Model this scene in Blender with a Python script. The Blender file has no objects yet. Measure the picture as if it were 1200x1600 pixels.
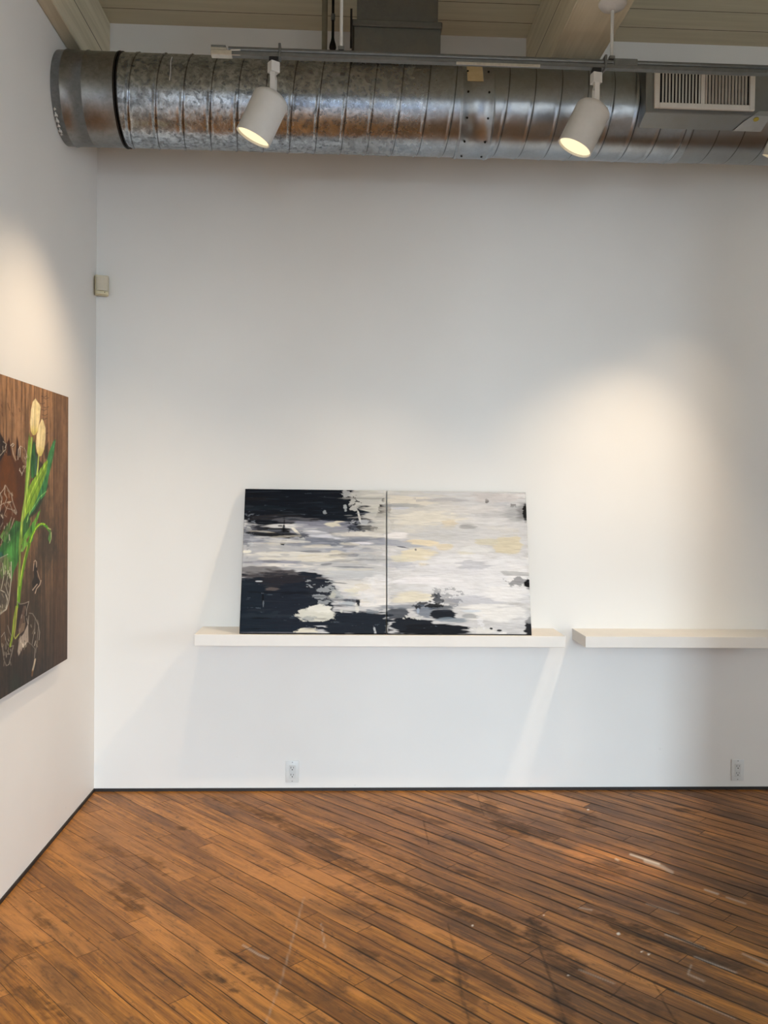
import bpy, bmesh, math
import numpy as np
from mathutils import Vector, Matrix

S = bpy.context.scene
COL = S.collection
PI = math.pi

# ------------------------------------------------------------------ camera
CAM_POS = np.array([0.0, -4.68926, 1.6])
FPX, PITCH, YAW, ROLL = 1363.677, -0.02269, 0.04514, 0.01235      # focal length in pixels of a 1200x1600 image


def cam_basis():
    f = np.array([math.sin(YAW) * math.cos(PITCH), math.cos(YAW) * math.cos(PITCH), math.sin(PITCH)])
    rt = np.array([math.cos(YAW), -math.sin(YAW), 0.0])
    up = np.cross(rt, f)
    c, s = math.cos(ROLL), math.sin(ROLL)
    return f, c * rt + s * up, -s * rt + c * up


CF, CR, CU = cam_basis()
cam = bpy.data.cameras.new('camera')
cam.sensor_fit = 'VERTICAL'
cam.sensor_height = 36.0
cam.lens = 36.0 * FPX / 1600.0
cam_o = bpy.data.objects.new('camera', cam)
COL.objects.link(cam_o)
cam_o.matrix_world = Matrix(((CR[0], CU[0], -CF[0], CAM_POS[0]), (CR[1], CU[1], -CF[1], CAM_POS[1]),
                             (CR[2], CU[2], -CF[2], CAM_POS[2]), (0, 0, 0, 1)))
S.camera = cam_o

# ------------------------------------------------------------------ colour management, world, daylight
S.view_settings.view_transform = 'Standard'
S.view_settings.look = 'None'
S.view_settings.gamma = 1.0
S.view_settings.use_curve_mapping = False
S.view_settings.exposure = 0.07
S.cycles.use_denoising = True
S.cycles.max_bounces = 8
S.cycles.diffuse_bounces = 6
S.cycles.sample_clamp_indirect = 6.0

world = bpy.data.worlds.new('sky')
S.world = world
world.use_nodes = True
world.node_tree.nodes['Background'].inputs[0].default_value = (0.55, 0.7, 1.0, 1)
world.node_tree.nodes['Background'].inputs[1].default_value = 1.0


def area(name, loc, size, size_y, power, color, rot):
    l = bpy.data.lights.new(name, 'AREA')
    l.shape = 'RECTANGLE'
    l.size, l.size_y, l.energy, l.color = size, size_y, power, color
    o = bpy.data.objects.new(name, l)
    COL.objects.link(o)
    o.location, o.rotation_euler = loc, rot
    return o


# overcast daylight of the street, entering through the window of the front wall
DAY = (0.72, 0.87, 1.0)
area('daylight_front', (0.20, -14.0, 3.90), 3.8, 4.4, 2350, DAY, (PI / 2, 0, 0))
area('added_side_fill', (7.6, -5.2, 2.5), 3.4, 2.8, 560, DAY, (PI / 2, 0, PI / 2))  # added fill light outside the added side window



def fill_spot(loc, target, power):
    """added fill spot without a fitting, unseen behind the viewer"""
    l = bpy.data.lights.new('fill_spot', 'SPOT')
    l.energy, l.color, l.spot_size, l.spot_blend, l.shadow_soft_size = power, (0.94, 0.97, 1.0), math.radians(115), 1.0, 0.06
    o = bpy.data.objects.new('fill_spot', l)
    COL.objects.link(o)
    o.location = loc
    o.rotation_euler = (Vector(target) - Vector(loc)).to_track_quat('-Z', 'Y').to_euler()


fill_spot((0.2, -5.4, 3.35), (-1.32, -5.0, 1.9), 420)  # added bare spots that raise the ambient bounce
fill_spot((2.4, -6.2, 3.35), (2.4, -8.0, 1.9), 430)
fill_spot((4.6, -3.2, 3.35), (6.0, -3.0, 1.9), 240)
fill_spot((4.6, -6.8, 3.35), (6.0, -7.0, 1.9), 240)

# ------------------------------------------------------------------ dimensions of the room (metres)
XL, XR, YF, ZC, ZF = -1.3204, 6.0, -8.0, 4.038, -0.015
SHELF_Z, SHELF_W, SHELF_T = 0.871, 0.2655, 0.058


# ------------------------------------------------------------------ material helpers
def lin(c):
    c = np.asarray(c, dtype=float) / 255.0
    return np.where(c <= 0.04045, c / 12.92, ((c + 0.055) / 1.055) ** 2.4)


def L4(c):
    v = lin(c)
    return (float(v[0]), float(v[1]), float(v[2]), 1.0)


class NT:
    def __init__(self, name, rough=0.6, metal=0.0, color=(200, 200, 200), spec=0.5):
        self.m = bpy.data.materials.new(name)
        self.m.use_nodes = True
        self.t = self.m.node_tree
        self.b = self.t.nodes['Principled BSDF']
        self.b.inputs['Roughness'].default_value = rough
        self.b.inputs['Metallic'].default_value = metal
        self.b.inputs['Base Color'].default_value = L4(color)
        self.b.inputs['Specular IOR Level'].default_value = spec

    def n(self, typ, **kw):
        nd = self.t.nodes.new(typ)
        for k, v in kw.items():
            setattr(nd, k, v)
        return nd

    def set(self, sock, v):
        if hasattr(v, 'is_output') or isinstance(v, bpy.types.NodeSocket):
            self.t.links.new(v, sock)
        else:
            sock.default_value = v

    def math(self, op, a, b=0.0, c=None, clamp=False):
        nd = self.n('ShaderNodeMath', operation=op, use_clamp=clamp)
        self.set(nd.inputs[0], a)
        self.set(nd.inputs[1], b)
        if c is not None:
            self.set(nd.inputs[2], c)
        return nd.outputs[0]

    def comb(self, x, y, z=0.0):
        nd = self.n('ShaderNodeCombineXYZ')
        for i, v in enumerate((x, y, z)):
            self.set(nd.inputs[i], v)
        return nd.outputs[0]

    def pos(self):
        g = self.n('ShaderNodeNewGeometry')
        s = self.n('ShaderNodeSeparateXYZ')
        self.t.links.new(g.outputs['Position'], s.inputs[0])
        return s.outputs[0], s.outputs[1], s.outputs[2]

    def objc(self):
        g = self.n('ShaderNodeTexCoord')
        return g.outputs['Object']

    def noise(self, vec, scale, detail=4.0, rough=0.55, dist=0.0):
        nd = self.n('ShaderNodeTexNoise')
        self.set(nd.inputs['Vector'], vec)
        nd.inputs['Scale'].default_value = scale
        nd.inputs['Detail'].default_value = detail
        nd.inputs['Roughness'].default_value = rough
        nd.inputs['Distortion'].default_value = dist
        return nd.outputs['Fac']

    def ramp(self, fac, stops, interp='LINEAR'):
        nd = self.n('ShaderNodeValToRGB')
        nd.color_ramp.interpolation = interp
        el = nd.color_ramp.elements
        while len(el) < len(stops):
            el.new(0.5)
        for e, (p, c) in zip(el, stops):
            e.position = p
            e.color = c if len(c) == 4 else L4(c)
        self.set(nd.inputs[0], fac)
        return nd.outputs[0]

    def rampf(self, fac, stops):
        return self.ramp(fac, [(p, (v, v, v, 1.0)) for p, v in stops])

    def mix(self, fac, a, b, blend='MIX'):
        nd = self.n('ShaderNodeMix', data_type='RGBA', blend_type=blend)
        self.set(nd.inputs[0], fac)
        self.set(nd.inputs[6], a)
        self.set(nd.inputs[7], b)
        return nd.outputs[2]

    def bump(self, h, strength=0.2, dist=0.002):
        nd = self.n('ShaderNodeBump')
        nd.inputs['Strength'].default_value = strength
        nd.inputs['Distance'].default_value = dist
        self.set(nd.inputs['Height'], h)
        self.t.links.new(nd.outputs[0], self.b.inputs['Normal'])

    def base(self, v):
        self.set(self.b.inputs['Base Color'], v)

    def rough(self, v):
        self.set(self.b.inputs['Roughness'], v)


def mat_plaster(name, c, seed=0.0):
    k = NT(name, rough=0.55, spec=0.35)
    x, y, z = k.pos()
    p = k.comb(k.math('ADD', x, seed), y, z)
    big = k.noise(p, 0.9, 3)
    col = k.ramp(big, [(0.3, [v - 4 for v in c]), (0.7, [min(255, v + 3) for v in c])])
    # a few grey scuffs near the floor
    sp = k.noise(p, 22.0, 3, 0.6)
    scuff = k.math('MULTIPLY', k.rampf(sp, [(0.70, 0), (0.78, 1)]), k.rampf(z, [(0.0, 0.9), (0.55, 0.0)]))
    col = k.mix(k.math('MULTIPLY', scuff, 0.35), col, L4((150, 150, 152)))
    k.base(col)
    fine = k.noise(p, 260.0, 2, 0.5)
    roll = k.noise(p, 3.2, 2, 0.5)
    k.bump(k.math('ADD', k.math('MULTIPLY', fine, 0.25), k.math('MULTIPLY', roll, 1.5)), 0.10, 0.004)
    return k.m


def mat_simple(name, c, rough=0.5, metal=0.0, var=6, scale=30.0, spec=0.5, bump=0.0):
    k = NT(name, rough=rough, metal=metal, spec=spec)
    f = k.noise(k.objc(), scale, 4, 0.6)
    k.base(k.ramp(f, [(0.3, [max(0, v - var) for v in c]), (0.7, [min(255, v + var) for v in c])]))
    if bump:
        k.bump(f, bump, 0.002)
    return k.m


def mat_attr(name, rough=0.5, spec=0.4, fine=0.0):
    k = NT(name, rough=rough, spec=spec)
    a = k.n('ShaderNodeAttribute', attribute_name='paint')
    col = a.outputs['Color']
    k.base(col)
    if fine:
        k.bump(k.noise(k.objc(), 500.0, 3, 0.6), fine, 0.001)
    return k.m


def mat_ceiling():
    k = NT('painted_ceiling_boards', rough=0.6, spec=0.3)
    x, y, z = k.pos()
    v = k.math('DIVIDE', k.math('ADD', y, 0.147), 0.172)
    row = k.math('FLOOR', v)
    fv = k.math('FRACT', v)
    gap = k.math('LESS_THAN', k.math('MULTIPLY', k.math('MINIMUM', fv, k.math('SUBTRACT', 1.0, fv)), 0.172), 0.0022)
    wn = k.n('ShaderNodeTexWhiteNoise', noise_dimensions='1D')
    k.set(wn.inputs['W'], row)
    g = k.noise(k.comb(k.math('MULTIPLY', x, 0.6), k.math('MULTIPLY', y, 8.0), row), 3.0, 4)
    c = k.ramp(g, [(0.3, (190, 182, 156)), (0.7, (204, 196, 170))])
    c = k.mix(k.math('MULTIPLY', wn.outputs['Value'], 0.25), c, L4((176, 166, 140)))
    c = k.mix(gap, c, L4((60, 50, 36)))
    k.base(c)
    return k.m


def mat_beam():
    k = NT('cream_painted_timber', rough=0.55, spec=0.3)
    x, y, z = k.pos()
    g = k.noise(k.comb(k.math('MULTIPLY', x, 14.0), k.math('MULTIPLY', y, 0.7), k.math('MULTIPLY', z, 14.0)), 2.2, 5, 0.6)
    c = k.ramp(g, [(0.25, (186, 176, 150)), (0.55, (206, 196, 170)), (0.8, (214, 205, 182))])
    cr = k.math('LESS_THAN', k.math('ABSOLUTE', k.math('SUBTRACT', z, ZC - 0.218)), 0.0025)
    c = k.mix(cr, c, L4((40, 32, 22)))
    k.base(c)
    k.bump(g, 0.12, 0.003)
    return k.m


def mat_galv(name, spangle=1.0, base=(164, 172, 180), rough0=0.24, brown=0.28, seam=0):
    k = NT(name, rough=rough0, metal=1.0)
    x, y, z = k.pos()
    p = k.comb(x, y, z)
    warp = k.n('ShaderNodeTexNoise')
    k.set(warp.inputs['Vector'], p)
    warp.inputs['Scale'].default_value = 26.0
    vm = k.n('ShaderNodeVectorMath', operation='MULTIPLY_ADD')
    k.t.links.new(warp.outputs['Color'], vm.inputs[0])
    vm.inputs[1].default_value = (0.05, 0.05, 0.05)
    k.t.links.new(p, vm.inputs[2])
    vo = k.n('ShaderNodeTexVoronoi')
    k.set(vo.inputs['Vector'], vm.outputs[0])
    vo.inputs['Scale'].default_value = 62.0
    sepc = k.n('ShaderNodeSeparateColor')
    k.t.links.new(vo.outputs['Color'], sepc.inputs[0])
    cell = sepc.outputs[0]
    blot = k.noise(p, 34.0, 4, 0.7)
    mott = k.math('ADD', k.math('MULTIPLY', cell, 0.45), k.math('MULTIPLY', k.rampf(blot, [(0.35, 0), (0.65, 1)]), 0.55))
    # heavier spangle on the left lengths of pipe, brushed towards the right
    zone = k.math('MULTIPLY', k.rampf(k.math('MULTIPLY_ADD', x, 0.5, 0.5), [(0.30, 1.0), (0.78, 0.12)]), spangle)
    dark = [v * 0.72 for v in base]
    lite = [min(255, v * 1.18) for v in base]
    c1 = k.ramp(mott, [(0.15, dark), (0.5, base), (0.85, lite)])
    c = k.mix(zone, L4(base), c1)
    dirt = k.noise(k.comb(k.math('MULTIPLY', x, 2.0), y, k.math('MULTIPLY', z, 2.0)), 3.0, 5, 0.65)
    c = k.mix(k.math('MULTIPLY', k.rampf(dirt, [(0.45, 0), (0.7, 1)]), brown), c, L4((132, 122, 106)))
    if seam:
        th = k.math('ARCTAN2', k.math('SUBTRACT', z, 3.407), k.math('SUBTRACT', y, -0.53))
        ph = k.math('SUBTRACT', k.math('ADD', k.math('DIVIDE', x, 0.121), k.math('DIVIDE', th, 2 * PI)), seam)
        fr_ = k.math('FRACT', k.math('ADD', ph, 20.0))
        dd = k.math('MULTIPLY', k.math('ABSOLUTE', k.math('SUBTRACT', k.math('FRACT', k.math('SUBTRACT', fr_, 0.555)), 0.5)), 0.121)
        groove = k.math('SUBTRACT', 1.0, k.math('DIVIDE', dd, 0.0042), clamp=True)
        c = k.mix(k.math('MULTIPLY', groove, 0.85), c, L4((40, 34, 28)))
    k.base(c)
    r = k.math('ADD', k.math('MULTIPLY', k.math('MULTIPLY', mott, zone), -0.12), rough0 + 0.06)
    k.rough(r)
    k.bump(k.math('ADD', k.noise(p, 9.0, 3), k.math('MULTIPLY', k.math('MULTIPLY', mott, zone), 0.25)), 0.35, 0.006)
    return k.m


PLANK_A = math.radians(-47.5)
PLANK_W = 0.082


def mat_floor():
    k = NT('worn_hardwood_planks', rough=0.35, spec=0.32)
    x, y, z = k.pos()
    ca, sa = math.cos(PLANK_A), math.sin(PLANK_A)
    u = k.math('ADD', k.math('MULTIPLY', x, ca), k.math('MULTIPLY', y, sa))
    v = k.math('ADD', k.math('MULTIPLY', x, -sa), k.math('MULTIPLY', y, ca))
    # slight waviness of the joints
    wav = k.noise(k.comb(k.math('MULTIPLY', u, 1.3), v, 0.0), 1.0, 2)
    v2 = k.math('ADD', v, k.math('MULTIPLY', k.math('SUBTRACT', wav, 0.5), 0.03))
    vs = k.math('DIVIDE', v2, PLANK_W)
    row = k.math('FLOOR', vs)
    fv = k.math('FRACT', vs)
    wn = k.n('ShaderNodeTexWhiteNoise', noise_dimensions='1D')
    k.set(wn.inputs['W'], row)
    us = k.math('ADD', k.math('DIVIDE', u, 1.05), k.math('MULTIPLY', wn.outputs['Value'], 13.7))
    colu = k.math('FLOOR', us)
    fu = k.math('FRACT', us)
    idn = k.n('ShaderNodeTexWhiteNoise', noise_dimensions='2D')
    k.set(idn.inputs['Vector'], k.comb(row, colu, 0.0))
    sid = k.n('ShaderNodeSeparateColor')
    k.t.links.new(idn.outputs['Color'], sid.inputs[0])
    tint, gapr, off = sid.outputs[0], sid.outputs[1], sid.outputs[2]
    ev = k.math('MULTIPLY', k.math('MINIMUM', fv, k.math('SUBTRACT', 1.0, fv)), PLANK_W)
    eu = k.math('MULTIPLY', k.math('MINIMUM', fu, k.math('SUBTRACT', 1.0, fu)), 1.05)
    gn = k.noise(k.comb(k.math('MULTIPLY', u, 2.2), k.math('MULTIPLY', v, 10.0), 0.0), 1.6, 3)
    gw = k.math('MULTIPLY', k.rampf(gn, [(0.35, 0.25), (0.65, 1.0)]), 0.0075)
    gw = k.math('MULTIPLY', gw, k.rampf(k.math('MULTIPLY_ADD', x, 0.5, 0.5), [(0.15, 0.30), (0.8, 1.25)]))
    gap = k.math('SUBTRACT', 1.0, k.math('DIVIDE', ev, gw), clamp=True)
    gape = k.math('SUBTRACT', 1.0, k.math('DIVIDE', eu, 0.0022), clamp=True)
    gapm = k.math('MAXIMUM', k.math('POWER', gap, 0.6), gape)
    # grain
    gv = k.comb(k.math('ADD', k.math('MULTIPLY', u, 2.5), k.math('MULTIPLY', off, 40.0)), k.math('MULTIPLY', v, 55.0), row)
    grain = k.noise(gv, 1.0, 6, 0.62, 0.6)
    gv2 = k.comb(k.math('MULTIPLY', u, 9.0), k.math('MULTIPLY', v, 200.0), row)
    grain2 = k.noise(gv2, 1.0, 3, 0.6)
    g = k.math('ADD', k.math('MULTIPLY', grain, 0.7), k.math('MULTIPLY', grain2, 0.3))
    c = k.ramp(g, [(0.26, (58, 30, 8)), (0.42, (136, 84, 26)), (0.58, (186, 122, 42)), (0.78, (214, 152, 66))])
    c = k.mix(k.math('MULTIPLY', tint, 0.62), c, L4((104, 62, 18)))
    c = k.mix(k.math('MULTIPLY', k.math('GREATER_THAN', gapr, 0.8), 0.4), c, L4((198, 134, 66)))
    # broad wear: dark walked-in dirt and amber patches
    pw = k.comb(k.math('MULTIPLY', u, 0.75), k.math('ADD', k.math('MULTIPLY', v, 4.2), k.math('MULTIPLY', tint, 0.35)), 0.0)
    wear = k.noise(pw, 2.4, 6, 0.68, 0.8)
    # more dark wear towards the right, painting in the weaker lamp light there
    dim_right = k.rampf(k.math('MULTIPLY_ADD', x, 0.35, 0.4), [(0.25, 0.0), (0.8, 0.10)])
    c = k.mix(k.math('MULTIPLY', k.rampf(k.math('ADD', wear, dim_right), [(0.46, 0), (0.70, 1)]), 0.74), c, L4((54, 35, 19)))
    scr = k.noise(k.comb(k.math('MULTIPLY', u, 5.0), k.math('MULTIPLY', v, 120.0), 7.0), 1.0, 4, 0.7)
    c = k.mix(k.math('MULTIPLY', k.rampf(scr, [(0.56, 0), (0.66, 1)]), 0.5), c, L4((44, 28, 14)))
    c = k.mix(k.math('MULTIPLY', k.rampf(scr, [(0.30, 1), (0.38, 0)]), 0.35), c, L4((226, 170, 96)))
    spots = k.noise(k.comb(u, k.math('MULTIPLY', v, 1.6), 3.0), 21.0, 4, 0.7)
    c = k.mix(k.math('MULTIPLY', k.rampf(spots, [(0.57, 0), (0.68, 1)]), 0.55), c, L4((58, 36, 16)))
    at = k.n('ShaderNodeAttribute', attribute_name='stain')
    ss = k.n('ShaderNodeSeparateColor')
    k.t.links.new(at.outputs['Color'], ss.inputs[0])
    brk = k.noise(k.comb(k.math('MULTIPLY', u, 6.0), k.math('MULTIPLY', v, 40.0), 0.0), 1.0, 5, 0.65)
    brk2 = k.rampf(brk, [(0.30, 0.25), (0.55, 1.0)])
    dk = k.math('MULTIPLY', ss.outputs[0], brk2)
    c = k.mix(k.math('MULTIPLY', dk, 0.9), c, L4((40, 32, 26)))
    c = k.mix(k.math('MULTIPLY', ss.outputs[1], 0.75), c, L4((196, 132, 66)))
    c = k.mix(ss.outputs[2], c, L4((214, 208, 196)))
    c = k.mix(k.math('MULTIPLY', gapm, 0.97), c, L4((20, 12, 6)))
    hsv = k.n('ShaderNodeHueSaturation')
    hsv.inputs['Saturation'].default_value = 1.0
    hsv.inputs['Value'].default_value = 1.05
    k.t.links.new(c, hsv.inputs['Color'])
    k.base(hsv.outputs[0])
    r = k.math('ADD', k.math('MULTIPLY', wear, 0.30), 0.26)
    r = k.math('ADD', r, k.math('MULTIPLY', k.math('MAXIMUM', gapm, dk), 0.35))
    k.rough(r)
    h = k.math('SUBTRACT', k.math('MULTIPLY', g, 0.12), gapm)
    h = k.math('ADD', h, k.math('MULTIPLY', tint, 0.25))
    k.bump(h, 0.45, 0.003)
    return k.m


M = {
    'wall': mat_plaster('white_painted_wall', (230, 229, 225)),
    'wall_l': mat_plaster('white_painted_side_wall', (228, 225, 220), 7.0),
    'shelf': mat_simple('white_shelf_paint', (226, 223, 217), 0.45, var=3, scale=6),
    'ceiling': mat_ceiling(),
    'beam': mat_beam(),
    'gap_shade': mat_simple('black_gap_shade', (30, 26, 24), 0.55, var=6, scale=8),
    'galv': mat_galv('spangled_galvanised_steel', 1.0, seam=0.39),
    'galv_s': mat_galv('spangled_galvanised_collar', 1.0),
    'galv_r': mat_galv('brushed_galvanised_pipe', 0.3, (150, 154, 156), 0.28, 0.3, seam=0.69),
    'galv_plain': mat_galv('plain_galvanised_steel', 0.25, (140, 142, 142), 0.34, 0.3),
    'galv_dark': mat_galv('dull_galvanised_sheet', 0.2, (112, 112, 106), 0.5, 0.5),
    'track': mat_simple('grey_conduit', (112, 114, 112), 0.4, 0.6, 6, 40),
    'track_end': mat_simple('bright_aluminium', (205, 202, 192), 0.3, 0.8, 8, 60),
    'white_metal': mat_simple('white_enamel', (205, 202, 196), 0.4, var=3, scale=20),
    'black': mat_simple('black_plastic', (14, 14, 15), 0.5, var=3),
    'rod_dark': mat_simple('dark_steel_rod', (38, 34, 30), 0.5, 0.7, 8),
    'rod_white': mat_simple('white_painted_rod', (196, 194, 188), 0.45, var=4),
    'conduit': mat_simple('cream_painted_pipe', (120, 112, 92), 0.5, var=6),
    'tan': mat_simple('masking_tape', (190, 168, 126), 0.7, var=8, scale=25),
    'foil': mat_simple('foil_tape', (168, 170, 168), 0.35, 0.5, 8, 12, bump=0.4),
    'yellow': mat_simple('yellow_sticker', (168, 150, 40), 0.5, var=6),
    'vent': mat_simple('cream_register_enamel', (205, 198, 186), 0.45, var=4),
    'vent_dark': mat_simple('dark_duct_interior', (22, 20, 18), 0.8, var=4),
    'pir': mat_simple('yellowed_plastic', (206, 196, 162), 0.45, var=5, scale=10),
    'pir_lens': mat_simple('milky_sensor_lens', (204, 196, 176), 0.35, var=3),
    'plate': mat_simple('white_outlet_plastic', (216, 218, 216), 0.35, var=2),
    'caulk': mat_simple('white_caulk', (210, 208, 202), 0.7, var=6),
    'canvas_edge': mat_simple('black_painted_canvas_edge', (20, 20, 22), 0.6, var=8, scale=25),
    'wood_bar': mat_simple('pine_stretcher', (176, 146, 104), 0.6, var=10, scale=12),
    'oil': mat_attr('oil_and_cold_wax_paint', 0.55, 0.10, 0.10),
    'print': mat_attr('satin_painted_panel', 0.5, 0.15, 0.03),
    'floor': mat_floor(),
    'screw': mat_simple('screw_head', (150, 150, 148), .4, .6),
    'frame': mat_simple('dark_window_frame', (60, 58, 55), 0.5, var=5),
    'shadow_gap': mat_simple('dark_slot', (12, 12, 12), 0.7, var=2),
}


def mat_emit(name, c, strength):
    m = bpy.data.materials.new(name)
    m.use_nodes = True
    t = m.node_tree
    t.nodes.remove(t.nodes['Principled BSDF'])
    e = t.nodes.new('ShaderNodeEmission')
    e.inputs[0].default_value = L4(c)
    e.inputs[1].default_value = strength
    t.links.new(e.outputs[0], t.nodes['Material Output'].inputs[0])
    return m


M['bulb'] = mat_emit('glowing_lamp_face', (255, 234, 188), 1.25)


# ------------------------------------------------------------------ mesh helpers
def bx(bm, x0, x1, y0, y1, z0, z1, bev=0.0, seg=2):
    vs = [bm.verts.new((x, y, z)) for x in (x0, x1) for y in (y0, y1) for z in (z0, z1)]
    idx = [(0, 1, 3, 2), (4, 6, 7, 5), (0, 4, 5, 1), (2, 3, 7, 6), (0, 2, 6, 4), (1, 5, 7, 3)]
    fs = [bm.faces.new([vs[i] for i in f]) for f in idx]
    if bev:
        es = list({e for f in fs for e in f.edges})
        bmesh.ops.bevel(bm, geom=es, offset=bev, segments=seg, affect='EDGES', profile=0.5)
    return bm


def cyl(bm, p0, p1, r, n=16, r1=None, cap=True):
    p0, p1 = Vector(p0), Vector(p1)
    r1 = r if r1 is None else r1
    d = (p1 - p0).normalized()
    a = d.orthogonal().normalized()
    b = d.cross(a)
    A, B = [], []
    for i in range(n):
        t = 2 * PI * i / n
        o = a * math.cos(t) + b * math.sin(t)
        A.append(bm.verts.new(p0 + o * r))
        B.append(bm.verts.new(p1 + o * r1))
    for i in range(n):
        j = (i + 1) % n
        bm.faces.new((A[i], A[j], B[j], B[i]))
    if cap:
        bm.faces.new(list(reversed(A)))
        bm.faces.new(B)
    return bm


def lathe(bm, prof, origin, axis, n=40):
    """prof: list of (radius, distance along axis)"""
    o, d = Vector(origin), Vector(axis).normalized()
    a = d.orthogonal().normalized()
    b = d.cross(a)
    rings = []
    for r, h in prof:
        if r < 1e-6:
            rings.append([bm.verts.new(o + d * h)])
        else:
            rings.append([bm.verts.new(o + d * h + (a * math.cos(2 * PI * i / n) + b * math.sin(2 * PI * i / n)) * r)
                          for i in range(n)])
    for R0, R1 in zip(rings, rings[1:]):
        for i in range(n):
            j = (i + 1) % n
            if len(R0) == 1:
                bm.faces.new((R0[0], R1[i], R1[j]))
            elif len(R1) == 1:
                bm.faces.new((R0[i], R0[j], R1[0]))
            else:
                bm.faces.new((R0[i], R0[j], R1[j], R1[i]))
    return bm


def nb():
    return bmesh.new()


def obj(name, bm, mat, parent=None, smooth=False, auto=None):
    me = bpy.data.meshes.new(name)
    bmesh.ops.recalc_face_normals(bm, faces=bm.faces)
    bm.to_mesh(me)
    bm.free()
    me.materials.append(M[mat] if isinstance(mat, str) else mat)
    o = bpy.data.objects.new(name, me)
    COL.objects.link(o)
    if smooth:
        for p in me.polygons:
            p.use_smooth = True
        if auto:
            me.set_sharp_from_angle(angle=math.radians(auto))
    if parent is not None:
        o.parent = parent
    return o


def thing(name, label, cat, loc=(0, 0, 0), rot=(0, 0, 0), group=None):
    o = bpy.data.objects.new(name, None)
    o.empty_display_size = 0.05
    COL.objects.link(o)
    o.location, o.rotation_euler = loc, rot
    o['label'], o['category'] = label, cat
    if group:
        o['group'] = group
    return o


def tag(o, label, cat, group=None):
    o['label'], o['category'] = label, cat
    if group:
        o['group'] = group
    return o


def struct(name, bm, mat):
    o = obj(name, bm, mat)
    o['kind'] = 'structure'
    return o


def grid_obj(name, P, mat, attr=None, colors=None, parent=None, smooth=True):
    """P: (H,W,3) vertex grid"""
    H, W = P.shape[:2]
    me = bpy.data.meshes.new(name)
    me.vertices.add(H * W)
    me.vertices.foreach_set('co', P.reshape(-1).astype(np.float32))
    i = np.arange(H * W).reshape(H, W)
    q = np.stack([i[:-1, :-1], i[1:, :-1], i[1:, 1:], i[:-1, 1:]], -1).reshape(-1, 4)
    nf = len(q)
    me.loops.add(nf * 4)
    me.loops.foreach_set('vertex_index', q.reshape(-1).astype(np.int32))
    me.polygons.add(nf)
    me.polygons.foreach_set('loop_start', np.arange(0, nf * 4, 4, dtype=np.int32))
    me.polygons.foreach_set('loop_total', np.full(nf, 4, dtype=np.int32))
    me.polygons.foreach_set('use_smooth', np.full(nf, smooth, dtype=bool))
    me.update(calc_edges=True)
    if attr:
        at = me.attributes.new(attr, 'FLOAT_COLOR', 'POINT')
        c4 = np.ones((H * W, 4), dtype=np.float32)
        c4[:, :3] = colors.reshape(-1, 3)
        at.data.foreach_set('color', c4.reshape(-1))
    me.materials.append(M[mat])
    o = bpy.data.objects.new(name, me)
    COL.objects.link(o)
    if parent is not None:
        o.parent = parent
    return o


# ------------------------------------------------------------------ painting helpers (numpy canvas)
def vnoise(H, W, fx, fy, seed, octv=3, gain=0.55):
    rg = np.random.RandomState(seed)
    out = np.zeros((H, W))
    amp, tot = 1.0, 0.0
    for o in range(octv):
        gx, gy = int(max(2, fx * 2 ** o)) + 2, int(max(2, fy * 2 ** o)) + 2
        g = rg.rand(gy, gx)
        yy = np.linspace(0, gy - 1.001, H)
        xx = np.linspace(0, gx - 1.001, W)
        y0, x0 = yy.astype(int), xx.astype(int)
        ty, tx = (yy - y0), (xx - x0)
        ty, tx = ty * ty * (3 - 2 * ty), tx * tx * (3 - 2 * tx)
        a = g[y0][:, x0] * (1 - tx) + g[y0][:, x0 + 1] * tx
        b = g[y0 + 1][:, x0] * (1 - tx) + g[y0 + 1][:, x0 + 1] * tx
        out += amp * (a * (1 - ty[:, None]) + b * ty[:, None])
        tot += amp
        amp *= gain
    out = out / tot
    return np.clip((out - out.mean()) / (out.std() + 1e-9) * 0.21 + 0.5, 0, 1)


def sst(a, b, x):
    t = np.clip((x - a) / (b - a), 0, 1)
    return t * t * (3 - 2 * t)


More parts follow.
